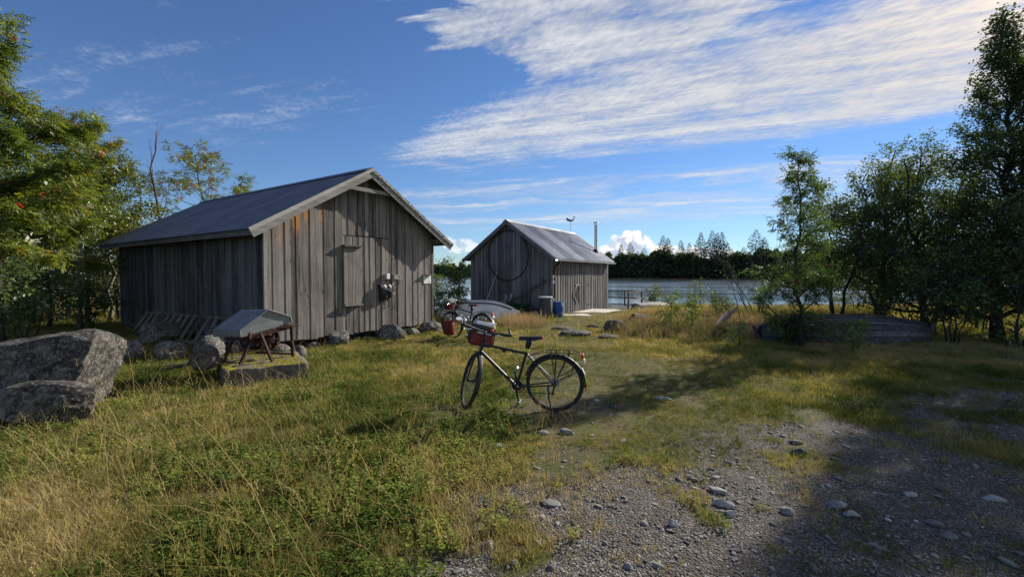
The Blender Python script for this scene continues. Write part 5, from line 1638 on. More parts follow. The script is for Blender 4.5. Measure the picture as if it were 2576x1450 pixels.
# stone with a round drilled end on the block
p = Vector((-4.66, 6.90, .0))
t = empty('drilled_stone', (p.x, p.y, .22), .3, 'dark round stone with a pale ring on its face lying on the concrete block', 'stone')
P, F = rock_geo(72, 4, 6, .07, (.8, .95))
P = P * np.array([.20, .22, .20]); P[:, 2] += .17; P[:, 1] = np.maximum(P[:, 1], -.15)
put('body', mk_mesh('body', P, F, True), M['darkrock'], t)
MB().ring((.0, -.150, .17), .078, .008, 'y', 28, 5).build('pale_ring', M['bark_pale'], t)
# dead branch
p = gz(470, 935)
t = empty('dead_branch', p, 0, 'black dead branch lying in the grass before the rounded pale boulder', 'branch')
MB().tube([(-.55, -.45, .04), (-.2, -.18, .08), (.1, .05, .15), (.38, .22, .22)], [.02, .03, .032, .022], 8).build('limb', M['black'], t)
MB().tube([(-.9, .25, .03), (-.3, .35, .05), (.2, .3, .04)], .03, 7).build('stick', M['bark_pale'], t)

# single stones one can tell apart on the gravel
def stone_at(u, v, wd, dp, h, rz_, label, seed, m_='stone', group=None):
    p = gz(u, v)
    o = boulder('stone', label, p.x, p.y, wd / 2, dp / 2, h * .62, rz_, seed, m_, .28, 3, 12, .08, cat='stone', group=group, cut_d=(.45, .9))
    return o
for (u, v, wd, dp, h, rz_, label, seed) in (
        (1386, 1275, .17, .13, .035, .1, 'jagged flat grey stone embedded among green tufts near the bottom centre', 81),
        (1231, 1380, .05, .085, .03, .3, 'upright white sliver of stone at the bottom of the gravel', 82),
        (1700, 1327, .10, .07, .05, -.2, 'bright white angular stone alone on the lower gravel', 83),
        (1987, 1292, .12, .08, .055, -.3, 'smooth grey egg shaped stone by the gravel edge of the shade', 84),
        (2118, 1275, .17, .10, .06, -.5, 'elongated pale stone with a dark top in the right gravel', 85),
        (2513, 1260, .19, .09, .055, -.3, 'long smooth pale stone near the right edge', 86),
        (2020, 1140, .17, .11, .075, -.4, 'dark stone leaning on a paler one in the middle right gravel', 87),
        (2012, 1114, .13, .09, .05, -.5, 'pale wedge stone just behind the dark pair', 88),
        (1738, 1202, .075, .05, .045, -.6, 'small white stone with a black shadow side in the centre gravel', 89),
        (1548, 1022, .16, .11, .07, -.3, 'rounded dark grey stone right of the rear bicycle wheel', 90),
        (1672, 1005, .22, .11, .06, -.2, 'long pale stone in the tree shadow right of the rear wheel', 91),
        (1366, 1093, .16, .09, .05, .1, 'pale flat stone below the bicycle kickstand', 92),
        (1430, 1092, .19, .10, .06, -.5, 'grey pointed stone in the shadow below the rear wheel', 93),
        (1245, 1122, .28, .12, .03, 0, 'long half buried grey stone below the front wheel', 94),
        (1810, 1235, .15, .07, .04, -.6, 'pinkish flat stone in the centre right gravel', 95),
        (1830, 1275, .18, .06, .05, -.5, 'thin slab of stone half sunk in a grass tuft', 96),
        (1842, 1300, .09, .06, .05, -.3, 'small stone just below the thin half sunk slab', 97),
        (1840, 1166, .12, .07, .04, 0, 'flat pale stone left of the dark stone pair', 98),
        (2155, 1297, .13, .08, .04, -.4, 'pale stone just right of the elongated dark topped stone', 99),
        (2370, 1325, .14, .09, .045, -.2, 'broad pale stone in the lower right shade', 100),
        (2300, 1250, .11, .08, .04, -.1, 'round pale stone in the shade above the broad one', 101),
        (2405, 1352, .11, .09, .04, .2, 'pale stone close to the lower right corner', 102),
        (1390, 1437, .085, .06, .04, .6, 'blue grey stone at the bottom edge', 103),
        (1295, 1428, .055, .05, .035, 0, 'rounded small stone at the bottom edge left of the blue grey one', 104),
        (1585, 1435, .06, .05, .03, .4, 'white stone at the bottom edge beneath the white angular one', 105),
        (365, 1150, .26, .18, .10, .2, 'half hidden purple grey rock in the tall dry grass', 106),
        (465, 1445, .34, .20, .06, .1, 'large flat grey slab at the bottom left among leafy plants', 107),
        (1500, 1007, .10, .06, .03, 0, 'small stone touching the shadow edge behind the rear tyre', 108)):
    stone_at(u, v, wd, dp, h, rz_, label, seed, 'rock2' if 'dark ' in label[:20] else 'rock2' if ('purple' in label or 'grey slab' in label) else 'stone')
# countless lesser stones: the nearest ones one by one
protos = [mk_mesh('stone', *(lambda q: (q[0] * np.array([1, .70, .34]), q[1]))(rock_geo(200 + i, 2, 9, .09, (.45, .9))), False) for i in range(14)]
for q in protos: q.materials.append(M['stone'])
rs_ = np.random.default_rng(17)
cnt = 0; tries = 0
groups = (('small grey stone scattered on the sunlit gravel', 'small stones on the sunlit gravel'), ('small pale stone scattered on the shaded gravel', 'small stones on the shaded gravel'))
while cnt < 250 and tries < 20000:
    tries += 1
    dpt = 2.3 + 6.2 * rs_.random() ** 1.3
    u = rs_.uniform(880, 2640)
    x_, y_ = (u - 1288) / FPX * dpt, dpt
    g_ = float(gravel(x_, y_))
    if rs_.random() > g_ * .95 + .05: continue
    s_ = .014 + .022 * rs_.random() ** 2.2 + .004 * dpt * rs_.random()
    o = bpy.data.objects.new('stone', protos[rs_.integers(14)])
    COL.objects.link(o)
    o.location = (x_, y_, H(x_, y_) + s_ * .12); o.scale = (s_ * rs_.uniform(.8, 1.4), s_, s_ * rs_.uniform(.7, 1.2)); o.rotation_euler = (rs_.uniform(-.2, .2), rs_.uniform(-.2, .2), rs_.uniform(0, 6.28))
    k = 1 if (x_ > 2.4 and x_ > 5.9 - .5 * y_) else 0
    tag(o, groups[k][0], 'stone', groups[k][1]); cnt += 1

# ================================================================== trees on the left
def ud(u, d): return ((u - 1288) / FPX * d, d)
x, y = ud(-15, 9.6)
rowan(1, x, y, 6.4, 2.25, 'large leafy rowan tree with red berries at the left edge', base=.28, limbs=34, per=4, size=.21, berries=75, r0=.13, kids=6, bark='bark_dark')
x, y = ud(222, 15.2)
rowan(2, x, y, 6.7, 2.1, 'yellowing rowan heavy with red berries left of the big boathouse', base=.28, limbs=26, per=3, size=.19, berries=170, tint=(.25, 1.1), r0=.08, kids=6)
x, y = ud(505, 19.5)
rowan(3, x, y, 6.7, 2.7, 'open rowan crown rising behind the big boathouse roof', base=.45, limbs=24, per=2, size=.22, berries=70, tint=(.1, 1.), r0=.07, kids=4, keep=.75)
x, y = ud(622, 21.0)
rowan(4, x, y, 5.9, 1.5, 'small sparse rowan top peeking over the roof to the right', base=.5, limbs=14, per=3, size=.24, berries=16, tint=(.1, .9), r0=.05, kids=4, keep=.7)
x, y = ud(352, 16.8)
rowan(5, x, y, 5.6, 1.6, 'thin pale rowan around the foot of the dead tree', base=.4, limbs=14, per=2, size=.18, berries=12, tint=(.2, 1.), r0=.05, kids=4, keep=.6)
t = Tree(6)
pts, rr = t.trunk((0, 0, 0), (.1, 0, 6.7), .075, wob=.010)
t.limbs(pts, rr, 12, .48, lambda f: 1.25 * (1 - .65 * f), .95, 2, up=.10, kid_len=.35)
x, y = ud(393, 16.2)
t.finish('dead_tree', g3(x, y), 'bare dead tree with upswept twigs left of the big boathouse roof', 'tree', None, M['deadwood'], None)
def spruce(seed, x, y, h, rad, boughs, quads, label, qs, mat_='needles', nw=.32, group=None, base=.06, name='spruce_tree', droop=.25):
    mb, lv = spruce_mesh(seed, h, rad, boughs, quads, base, qs, droop, nw)
    root = empty(name, (x, y, H(x, y) if mat_ == 'needles' else .1), 0, label, 'tree', group)
    put('trunk', mk_mesh('trunk', mb.v, mb.f, True), M['bark_dark'], root)
    put('crown', leaf_mesh('crown', *lv), M[mat_], root)
    return root
x, y = ud(296, 16.4); spruce(3, x, y, 4.9, 1.75, 74, 95, 'spruce with long drooping boughs against the boathouse corner', .13, nw=.30, base=.12)
x, y = ud(120, 13.5); spruce(4, x, y, 3.4, 1.3, 50, 70, 'dark young spruce in the undergrowth under the large rowan', .13, nw=.32, base=.05)
for (seed, u, d, h, lab, bk) in ((11, 200, 13.4, 5.2, 'thin pale trunked birch between the two rowans', 'bark_pale'), (12, 272, 15.6, 5.6, 'slanting pale birch just left of the boathouse wall', 'bark_pale'),
                                 (13, 80, 15.0, 6.8, 'dense birch behind the large rowan', 'bark'), (14, 175, 18.0, 6.6, 'tall birch in the back of the left grove', 'bark'),
                                 (15, -60, 12.5, 6.2, 'birch cut off by the left edge behind the large rowan', 'bark'), (16, 262, 19.5, 6.0, 'far birch seen over the boathouse eave', 'bark'),
                                 (18, 25, 19.0, 7.4, 'tallest birch deep in the left grove', 'bark')):
    x, y = ud(u, d)
    birch(seed, x, y, h, 1.9, lab, base=.20, limbs=26, per=5, size=.085, leaf='leaf_sunny', bark=bk, r0=.055, kids=5, tint=(.2, .9), spread=.13, lean=(.5 if seed == 12 else 0, 0))
for (seed, u, d, h, r_, lab) in ((21, 60, 11.0, 1.5, 1.2, 'dark low bush in the shade behind the huge left boulder'), (22, 215, 13.0, 1.1, .9, 'low dark bush at the edge of the left grove'), (23, -40, 8.2, 1.6, 1.1, 'leafy bush at the left edge beside the huge boulder'),
                                 (24, 150, 16.0, 2.2, 1.5, 'deep shaded bush between the trunks of the left grove'), (25, 270, 17.5, 2.0, 1.3, 'shaded bush behind the slanting birch'), (26, 20, 16.5, 2.4, 1.6, 'tall shaded bush at the far left behind the trunks')):
    x, y = ud(u, d)
    birch(seed, x, y, h, r_, lab, base=.05, limbs=16, per=4, size=.08, leaf='leaf_alder', name='bush', r0=.02, stems=4, kids=4, cat='bush', pitch=.5, spread=.1, prof=lambda f, r_=r_: r_ * (1 - .4 * f))

# ================================================================== trees on the right
x, y = ud(2018, 10.4)
t = Tree(31)
pts, rr = t.trunk((0, 0, 0), (-.05, .1, 4.25), .045, wob=.014)
t.limbs(pts, rr, 36, .06, lambda f: 1.05 * (1 - .66 * f), .30, 4, wob=.2)
t.finish('rowan_sapling', g3(x, y), 'slender dark rowan with berry bunches in front of the old boat', 'tree', M['leaf_sapling'], M['bark_dark'], t.leaves(3, .18, .07, 4, .35, tint=(.1, 1)), None, 16, bs=.014)
x, y = ud(2218, 16.8)
birch(32, x, y, 6.0, 2.6, 'broad many stemmed alder behind the old boat', base=.12, limbs=58, per=4, size=.088, leaf='leaf_alder', name='alder_tree', r0=.11, stems=4, kids=6, spread=.12, tint=(0, .9))
x, y = ud(2105, 16.2)
birch(33, x, y, 5.4, 2.4, 'sparse alder with bare lower branches left of the broad alder', base=.20, limbs=48, per=5, size=.075, leaf='leaf_alder', name='alder_tree', r0=.05, stems=3, kids=5, spread=.1, keep=.85, tint=(0, .9))
x, y = ud(2335, 14.2)
birch(34, x, y, 5.7, 2.6, 'round dense alder between the broad alder and the tall birch', base=.06, limbs=54, per=5, size=.078, leaf='leaf_alder', name='alder_tree', r0=.09, stems=3, kids=6, spread=.11, tint=(0, 1))
x, y = ud(2512, 11.6)
birch(35, x, y, 7.9, 2.3, 'tall dark birch rising to the top right corner', base=.05, limbs=95, per=6, size=.066, r0=.11, kids=6, spread=.08, pitch=.3, tint=(0, .8))
x, y = ud(2655, 11.2)
birch(36, x, y, 7.2, 2.0, 'second dark birch at the right edge beside the tallest one', base=.05, limbs=80, per=6, size=.066, r0=.10, kids=6, spread=.08, pitch=.3, tint=(0, .8))
birch(37, 13.6, 9.2, 7.6, 1.9, 'birch beyond the right edge shading the gravel', base=.12, limbs=40, per=4, size=.085, r0=.10, kids=5, spread=.11, pitch=.3)
for (seed, u, d, h, r_, lab) in ((41, 2400, 10.9, 2.3, 1.15, 'dense dark bush at the foot of the tall birch'), (42, 2292, 13.2, 1.9, 1.0, 'dark bush at the right end of the old boat'), (43, 2560, 10.2, 2.6, 1.25, 'dense dark bush at the right edge of the grass'),
                                 (44, 2160, 18.5, 1.7, 1.1, 'bush on the bank behind the old boat'), (46, 2470, 13.5, 3.0, 1.5, 'tall dark bush behind the tall birch'), (47, 1985, 10.8, .55, .5, 'dark low bush at the foot of the slender rowan')):
    x, y = ud(u, d)
    birch(seed, x, y, h, r_, lab, base=.04, limbs=20, per=5, size=.066, leaf='leaf_alder', name='bush', r0=.018, stems=4, kids=4, cat='bush', pitch=.45, spread=.09, prof=lambda f, r_=r_: r_ * (1 - .45 * f), tint=(0, .8))
t = Tree(51)
for k in range(7):
    a = k * 2.4
    t.branch((.1 * math.cos(a), .1 * math.sin(a), 0), (math.cos(a) * .55 - .15, math.sin(a) * .4, 1.0), t.rng.uniform(1.9, 3.3), .022, 0, .12, .05, 5, .5)
x, y = ud(1905, 17.0)
t.finish('bare_shrub', g3(x, y), 'bare grey branched shrub before the far shore left of the rowan', 'shrub', M['leaf_alder'], M['bark'], t.leaves(1, .05, .05, 0, .3, .6, keep=.10))
t = Tree(52)
for k in range(5):
    a = 2.2 + k * .5
    t.branch((0, 0, 0), (math.cos(a) * 1.0, math.sin(a) * .3, .55 + .1 * k), t.rng.uniform(1.0, 1.9), .018, 0, .2, .05, 4, .5)
x, y = ud(1868, 15.0)
t.finish('bare_shrub', g3(x, y), 'low shrub reaching dark crooked branches out over the water', 'shrub', M['leaf_bush'], M['bark_dark'], t.leaves(2, .055, .05, 0, .3, .6, keep=.35, tint=(0, .7)))
for (seed, u, d, h, r_, lab, lf, kp, sz) in ((61, 1140, 17.2, 2.15, .95, 'round light green bush left of the small boathouse', 'leaf_bush', 1, .085), (62, 1645, 26.3, 1.5, .8, 'pale grey green willow bush by the deck railing', 'leaf_willow', .8, .09),
                                     (63, 1752, 20.0, 1.25, .75, 'loose green bush on the bank against the water', 'leaf_bush', .6, .06), (64, 1812, 17.0, .75, .7, 'low leafy plant on the bank left of the board stack', 'leaf_bush', .8, .06), (65, 1098, 20.5, 1.6, .8, 'bush half hidden behind the corner of the big boathouse', 'leaf_bush', 1, .085)):
    x, y = ud(u, d)
    birch(seed, x, y, h, r_, lab, base=.04, limbs=22, per=4, size=sz, leaf=lf, name='bush', r0=.014, stems=5, kids=5, cat='bush', pitch=.6, spread=.07, prof=lambda f, r_=r_: r_ * (1 - .5 * f), keep=kp)
for (seed, u, d, h, lab) in ((71, 1688, 13.4, .95, 'young rowan sapling with yellow green leaves in the brown grass'), (72, 1742, 13.0, .8, 'smaller young sapling to the right of the yellow green one'), (73, 1700, 17.5, 1.0, 'thin young shoot standing against the water'),
                             (74, 1862, 10.2, .45, 'tiny pale sapling alone in the sunlit grass'), (75, 2150, 9.6, .5, 'tiny sapling in the shade before the old boat')):
    x, y = ud(u, d)
    rowan(seed, x, y, h, .32 if seed < 73 else .16, lab, 'sapling', 1, .1, 12, 2, .17 if seed < 73 else .11, 0, (.1, .9), 'bark', .012, 'sapling', kids=2, leaf='leaf_bush')
    
# ================================================================== far shore wood
rngf = np.random.default_rng(91)
tips = [(1533, 629, 20), (1562, 613, 20), (1585, 607, 24), (1604, 631, 16), (1620, 623, 30), (1667, 592, 34), (1679, 598, 30), (1712, 604, 28), (1733, 610, 24), (1762, 584, 28), (1790, 580, 34), (1803, 585, 30),
        (1815, 583, 26), (1827, 608, 28), (1856, 631, 20), (1869, 621, 24), (1900, 577, 44), (1921, 596, 34), (1948, 622, 24), (1985, 612, 28), (2040, 600, 30), (2090, 615, 26), (2150, 605, 30), (2230, 600, 30), (2320, 595, 30), (2430, 600, 30),
        (1136, 661, 12), (1142, 660, 12), (1165, 648, 18), (1157, 664, 12), (1550, 640, 18), (1645, 628, 22), (1746, 622, 20), (1840, 625, 20)]
pos_words = []
for i, (u, v, wpx) in enumerate(tips):
    d = far_line(u) + rngf.uniform(6, 12)
    hgt_ = CAMH + (690 - v) / FPX * d
    rad = wpx / 2 / FPX * d * 3.0
    pine = wpx >= 30 and i % 3 == 1
    mb, lv = spruce_mesh(300 + i, hgt_, rad, 90, 40, .10, .050 * hgt_, .30, .55)
    xx = (u - 1288) / FPX * d
    root = empty('spruce_tree', (xx, d, .1), 0, 'distant dark spruce standing above the wood on the far shore', 'tree', 'spruces on the far shore')
    put('trunk', mk_mesh('trunk', mb.v, mb.f, True), M['bark_dark'], root)
    put('crown', leaf_mesh('crown', *lv), M['far_needles'], root)
N_ = 80000
u = np.concatenate([rngf.uniform(1490, 2700, int(N_ * .72)), rngf.uniform(330, 1240, N_ - int(N_ * .72))])
d0 = np.array([far_line(q) for q in u])
dd = d0 + 7 + rngf.random(N_) ** 1.4 * 14
toppx = np.interp(u, [330, 1100, 1170, 1190, 1500, 1560, 1650, 1750, 1850, 1950, 2200, 2700], [676, 672, 664, 668, 652, 648, 640, 648, 642, 636, 630, 630]) + 30 * (fbm(u * .035, 0, 0, 41, 4) - .5) + 22 * (fbm(u * .13, 3, 0, 43, 2) - .5)
topz = CAMH + (690 - toppx) / FPX * dd
f_ = rngf.random(N_) ** .75
lump = fbm(u * .10, f_ * 3, dd * .1, 55, 3)
z = topz * f_
dd = dd + (lump - .5) * 6
P = np.stack([(u - 1288) / FPX * dd, dd, z], 1)
k = np.array([1 if q < .75 else 0 for q in f_])
lsz = 1.5 * rngf.uniform(.6, 1.3, N_) * d0 / 190
lv = [P, rand_dirs(rngf, N_, .1), unit(np.stack([rngf.normal(size=N_) * .6, -np.abs(rngf.normal(size=N_)) * .8, rngf.normal(size=N_) * .6 + .5], 1)), lsz, lsz * .8, np.clip((lump - .3) * 1.5 + rngf.uniform(-.2, .3, N_), 0, 1)]
o = put('far_wood', leaf_mesh('far_wood', *lv), M['far_leaf'])
tag(o, 'dark green wood along the far shore of the lake', 'wood', None, 'stuff')
# rocks at the far waterline
V, F = [], []
for i in range(60):
    u_ = rngf.uniform(1530, 1990); d = far_line(u_) - rngf.uniform(.2, 2.5)
    P_, F_ = rock_geo(400 + i % 6, 2, 6, .14)
    s_ = rngf.uniform(.25, .9)
    b0 = len(V)
    V += [((u_ - 1288) / FPX * d + p[0] * s_ * 1.5, d + p[1] * s_, WATER_Z + .05 + p[2] * s_ * .55) for p in P_]
    F += [tuple(q + b0) for q in F_]
tag(put('shore_rocks', mk_mesh('shore_rocks', V, F, True), M['darkrock']), 'dark rocks strung along the far waterline', 'rocks', None, 'stuff')

# ================================================================== ground cover
tcol = bpy.data.collections.new('plant_shapes')
def blades(n, h, spread, w_, bend, rng, seed_head=0, lean=.3):
    V, F, bl, tip = [], [], [], []
    for i in range(n):
        a = rng.uniform(0, 6.28); r_ = spread * math.sqrt(rng.random())
        bx_, by_ = r_ * math.cos(a), r_ * math.sin(a)
        hh = h * rng.uniform(.55, 1.15)
        da = a + rng.uniform(-.9, .9)
        ln = lean * rng.uniform(.2, 1.3) * hh
        cx_, cy_ = math.cos(da), math.sin(da)
        sx, sy = -cy_, cx_
        b0 = len(V); c = rng.random()
        ws = w_ * rng.uniform(.7, 1.3)
        lev = [(0, 0, ws), (.5, ln * .35, ws * .8), (.85, ln * .8, ws * .5), (1.0 - .12 * bend, ln * (1.15 + bend * .3), 0.0)]
        for (q, o, ww) in lev[:-1]:
            for s_ in (-1, 1):
                V.append((bx_ + cx_ * o + sx * ww * s_ * .5, by_ + cy_ * o + sy * ww * s_ * .5, hh * q - .01)); bl.append(c); tip.append(q * q)
        V.append((bx_ + cx_ * lev[-1][1], by_ + cy_ * lev[-1][1], hh * lev[-1][0])); bl.append(c); tip.append(1)
        F += [(b0, b0+1, b0+3, b0+2), (b0+2, b0+3, b0+5, b0+4), (b0+4, b0+5, b0+6)]
        if seed_head and rng.random() < seed_head:
            tx, ty, tz = V[-1]
            for k in range(7):
                e0 = len(V)
                ox, oy, oz = rng.normal() * .010, rng.normal() * .010, -k * .014
                V += [(tx + ox - .004, ty + oy, tz + oz), (tx + ox + .004, ty + oy, tz + oz), (tx + ox, ty + oy + .002, tz + oz + .022)]
                bl += [c] * 3; tip += [1] * 3; F.append((e0, e0+1, e0+2))
    return V, F, bl, tip
def leafy(n, h, spread, ls, rng):
    V, F, bl, tip = [], [], [], []
    for s_ in range(n):
        a = rng.uniform(0, 6.28); r_ = spread * math.sqrt(rng.random())
        hh = h * rng.uniform(.5, 1.2); bx_, by_ = r_ * math.cos(a), r_ * math.sin(a)
        lx, ly = bx_ * 1.2 + rng.normal() * .015, by_ * 1.2 + rng.normal() * .015
        b0 = len(V); c0 = rng.random()
        V += [(bx_ - .0015, by_, 0), (bx_ + .0015, by_, 0), (lx, ly, hh)]; bl += [c0] * 3; tip += [0] * 3; F.append((b0, b0+1, b0+2))
        for k in range(5):
            f = .45 + .55 * k / 4
            px_, py_, pz_ = bx_ + (lx - bx_) * f, by_ + (ly - by_) * f, hh * f
            az = k * 2.4 + s_; el = rng.uniform(-.1, .6)
            d = np.array([math.cos(az) * math.cos(el), math.sin(az) * math.cos(el), math.sin(el)])
            sd = np.array([-math.sin(az), math.cos(az), rng.uniform(-.3, .3)])
            L_ = ls * rng.uniform(.7, 1.3)
            p = np.array([px_, py_, pz_]); b0 = len(V); c = rng.random()
            V += [tuple(p), tuple(p + d * L_ * .35 + sd * L_ * .36), tuple(p + d * L_ * .8 + sd * L_ * .28), tuple(p + d * L_), tuple(p + d * L_ * .8 - sd * L_ * .28), tuple(p + d * L_ * .35 - sd * L_ * .36)]
            bl += [c] * 6; tip += [0] * 6; F += [(b0, b0+1, b0+2, b0+3), (b0, b0+3, b0+4, b0+5)]
    return V, F, bl, tip
def template(kind, data, mat_):
    V, F, bl, tip = data
    me = mk_mesh(kind, V, F, False, {'bl': ('POINT', bl), 'tip': ('POINT', tip)})
    me.materials.append(mat_)
    o = bpy.data.objects.new(kind, me)
    return o
def scatter(name, label, cat, templates, P, scl, tint, rngs):
    """points mesh + geometry nodes instancing; one stuff object"""
    col = bpy.data.collections.new(name + '_shapes')
    for t_ in templates: col.objects.link(t_)
    me = bpy.data.meshes.new(name)
    me.vertices.add(len(P)); me.vertices.foreach_set('co', np.asarray(P, np.float32).ravel())
    n_ = len(P)
    for an, arr in (('scl', scl), ('tint', tint), ('rot', rngs.uniform(0, 6.28, n_)), ('tlx', rngs.normal(size=n_) * .12), ('tly', rngs.normal(size=n_) * .12)):
        a = me.attributes.new(an, 'FLOAT', 'POINT'); a.data.foreach_set('value', np.asarray(arr, np.float32))
    a = me.attributes.new('pick', 'INT', 'POINT'); a.data.foreach_set('value', rngs.integers(0, len(templates), n_).astype(np.int32))
    o = put(name, me)
    ng = bpy.data.node_groups.new(name, 'GeometryNodeTree')
    ng.interface.new_socket('Geometry', in_out='INPUT', socket_type='NodeSocketGeometry')
    ng.interface.new_socket('Geometry', in_out='OUTPUT', socket_type='NodeSocketGeometry')
    nn, lk = ng.nodes, ng.links
    gi, go = nn.new('NodeGroupInput'), nn.new('NodeGroupOutput')
    m2p = nn.new('GeometryNodeMeshToPoints'); iop = nn.new('GeometryNodeInstanceOnPoints')
    ci = nn.new('GeometryNodeCollectionInfo'); ci.inputs['Collection'].default_value = col
    ci.inputs['Separate Children'].default_value = True; ci.inputs['Reset Children'].default_value = True
    iop.inputs['Pick Instance'].default_value = True
    def attr(nm, typ='FLOAT'):
        q = nn.new('GeometryNodeInputNamedAttribute'); q.data_type = typ; q.inputs['Name'].default_value = nm
        return q.outputs['Attribute']
    cx = nn.new('ShaderNodeCombineXYZ')
    lk.new(attr('tlx'), cx.inputs[0]); lk.new(attr('tly'), cx.inputs[1]); lk.new(attr('rot'), cx.inputs[2])
    e2r = nn.new('FunctionNodeEulerToRotation'); lk.new(cx.outputs[0], e2r.inputs[0])
    lk.new(gi.outputs[0], m2p.inputs['Mesh']); lk.new(m2p.outputs[0], iop.inputs['Points']); lk.new(ci.outputs[0], iop.inputs['Instance'])
    lk.new(attr('pick', 'INT'), iop.inputs['Instance Index']); lk.new(e2r.outputs[0], iop.inputs['Rotation']); lk.new(attr('scl'), iop.inputs['Scale'])
    lk.new(iop.outputs[0], go.inputs[0])
    md = o.modifiers.new('scatter', 'NODES'); md.node_group = ng
    return tag(o, label, cat, None, 'stuff')
rg = np.random.default_rng(5)
def cand(n, d0=1.5, d1=25, pw=.5):
    q = rg.random(n)
    e = 1 - pw
    d = (d0 ** e + q * (d1 ** e - d0 ** e)) ** (1 / e)
    x_ = d * rg.uniform(-1.22, 1.25, n)
    return x_, d
def loc_house(x_, y_, ox, oy, rot):
    dx, dy = x_ - ox, y_ - oy
    return dx * math.cos(rot) + dy * math.sin(rot), -dx * math.sin(rot) + dy * math.cos(rot)
def allowed(x_, y_):
    a, b_ = loc_house(x_, y_, HX, HY, HROT)
    ok = ~((a > .0) & (a < 5.1) & (b_ > -.28) & (b_ < 8.8)) & ~((a > -.12) & (a < .2) & (b_ > 0) & (b_ < 8.7))
    a, b_ = loc_house(x_, y_, SX, SY, SROT)
    ok &= ~((a > -.02) & (a < 6.8) & (b_ > -.02) & (b_ < 4.0)) & ~((a > .55) & (a < 8.9) & (b_ > -1.4) & (b_ < .1))
    a, b_ = loc_house(x_, y_, cnx, cny, cb)
    ok &= ~((a > -.02) & (a < 1.17) & (b_ > -.02) & (b_ < 1.3))
    ok &= (y_ < shore(x_) - .4)
    ok &= ~(np.hypot((x_ + 5.95) / .9, (y_ - 5.75) / .55) < 1) & ~(np.hypot((x_ + 5.15) / .55, (y_ - 5.0) / .28) < 1)
    return ok
green = [(0, (.055, .072, .020)), (.32, (.13, .15, .040)), (.55, (.25, .23, .085)), (.8, (.39, .31, .15)), (1, (.54, .44, .27))]
dry = [(0, (.12, .11, .035)), (.5, (.26, .20, .08)), (1, (.44, .35, .18))]
leafc = [(0, (.035, .062, .015)), (.42, (.095, .14, .028)), (.75, (.20, .24, .055)), (.92, (.27, .26, .07)), (1, (.30, .20, .07))]
red = [(0, (.10, .12, .045)), (.45, (.23, .18, .115)), (1, (.40, .29, .22))]
mg, md_, ml, mr = instleaf('short_grass_blades', green), instleaf('dry_grass_blades', dry), instleaf('ground_leaves', leafc, .3), instleaf('brown_grass_blades', red)
r2 = np.random.default_rng(6)
T_short = [template('grass_tuft', blades(12, .075, .06, .0055, .5, r2, 0, .75), mg) for i in range(5)]
T_mid = [template('grass_tuft', blades(9, .115, .06, .0055, .6, r2, 0, .55), mg) for i in range(4)]
T_tall = [template('dry_tuft', blades(5, .29, .09, .0036, .9, r2, .5, .75), md_) for i in range(6)]
T_leaf = [template('leafy_plant', leafy(9, .065, .07, .023, r2), ml) for i in range(5)]
T_leafs = [template('leafy_plant', leafy(8, .06, .06, .017, r2), ml) for i in range(4)]
T_red = [template('fescue_tuft', blades(16, .27, .10, .0050, .7, r2, .6, .35), mr) for i in range(4)]
def path_mask(x_, y_):                                    # trodden, short cropped strip from the gravel to the small boathouse
    c = np.interp(y_, [3, 6, 10, 14, 18, 24], [2.0, 1.5, 1.1, 1.3, 2.4, 5.5])
    w_ = np.interp(y_, [3, 8, 14, 20], [2.6, 1.7, 1.3, 1.2])
    return sst(1 - np.abs(x_ - c) / w_ + .6 * (fbm(x_ * .9, y_ * .9, 0, 61, 3) - .5), 0, .5)
def hf(x_, y_):
    k = 1 - .5 * sst(y_, 12.5, 15) * (1 - sst(y_, 22, 24)) * sst(x_, -2.5, -1.2) * (1 - sst(x_ - .25 * y_, -.2, 1.2))
    for (cx, cy, rx, ry, am) in ((.3, 5.3, 1.6, 1.1, .5), (-1.1, 11.3, 1.6, 1.6, .55), (2.5, 7.5, 2.5, 2.0, .3)):
        k = k * (1 - am * sst(1 - np.hypot((x_ - cx) / rx, (y_ - cy) / ry), 0, .5))
    return k
def tintf(x_, y_, k, base=.45, amp=1.35):
    return np.clip(base + amp * (fbm(x_ * .55, y_ * .55, 0, 71, 3) - .5) + amp * .6 * (fbm(x_ * 2.5, y_ * 2.5, 0, 72, 2) - .5) + r2.uniform(-k, k, len(x_)), 0, 1)
def go(n, keepf, d0=1.5, d1=25, pw=.5):
    x_, y_ = cand(n, d0, d1, pw)
    k = allowed(x_, y_) & (r2.random(n) < keepf(x_, y_))
    x_, y_ = x_[k], y_[k]
    return x_, y_, np.stack([x_, y_, hgt(x_, y_)], 1)
def bare(x_, y_): return 1 - .85 * sst(fbm(x_ * 1.7, y_ * 1.7, 0, 81, 4), .55, .68) * sst(-y_, -9, -5)
def leftness(x_, y_): return sst(-x_ + .25 * y_ + 1.5 * (fbm(x_ * .6, y_ * .6, 0, 63, 3) - .5), .1, 1.6)
x_, y_, P = go(95000, lambda x, y: np.clip(np.maximum(1 - gravel(x, y) * .985, .22 * sst(fbm(x * 2.2, y * 2.2, 0, 69, 4), .50, .66)), 0.006, 1) * bare(x, y))
scatter('short_grass', 'short olive grass covering the ground', 'grass', T_short, P, (.65 + .045 * y_) * hf(x_, y_) * r2.uniform(.7, 1.3, len(x_)) * (1 - .35 * path_mask(x_, y_)), tintf(x_, y_, .22, .50), r2)
x_, y_, P = go(19000, lambda x, y: bare(x, y) * (1 - gravel(x, y)) ** 3 * (1 - .93 * path_mask(x, y)) * np.clip(.35 + .8 * sst(fbm(x * .8, y * .8, 0, 64, 3), .38, .6), 0, 1))
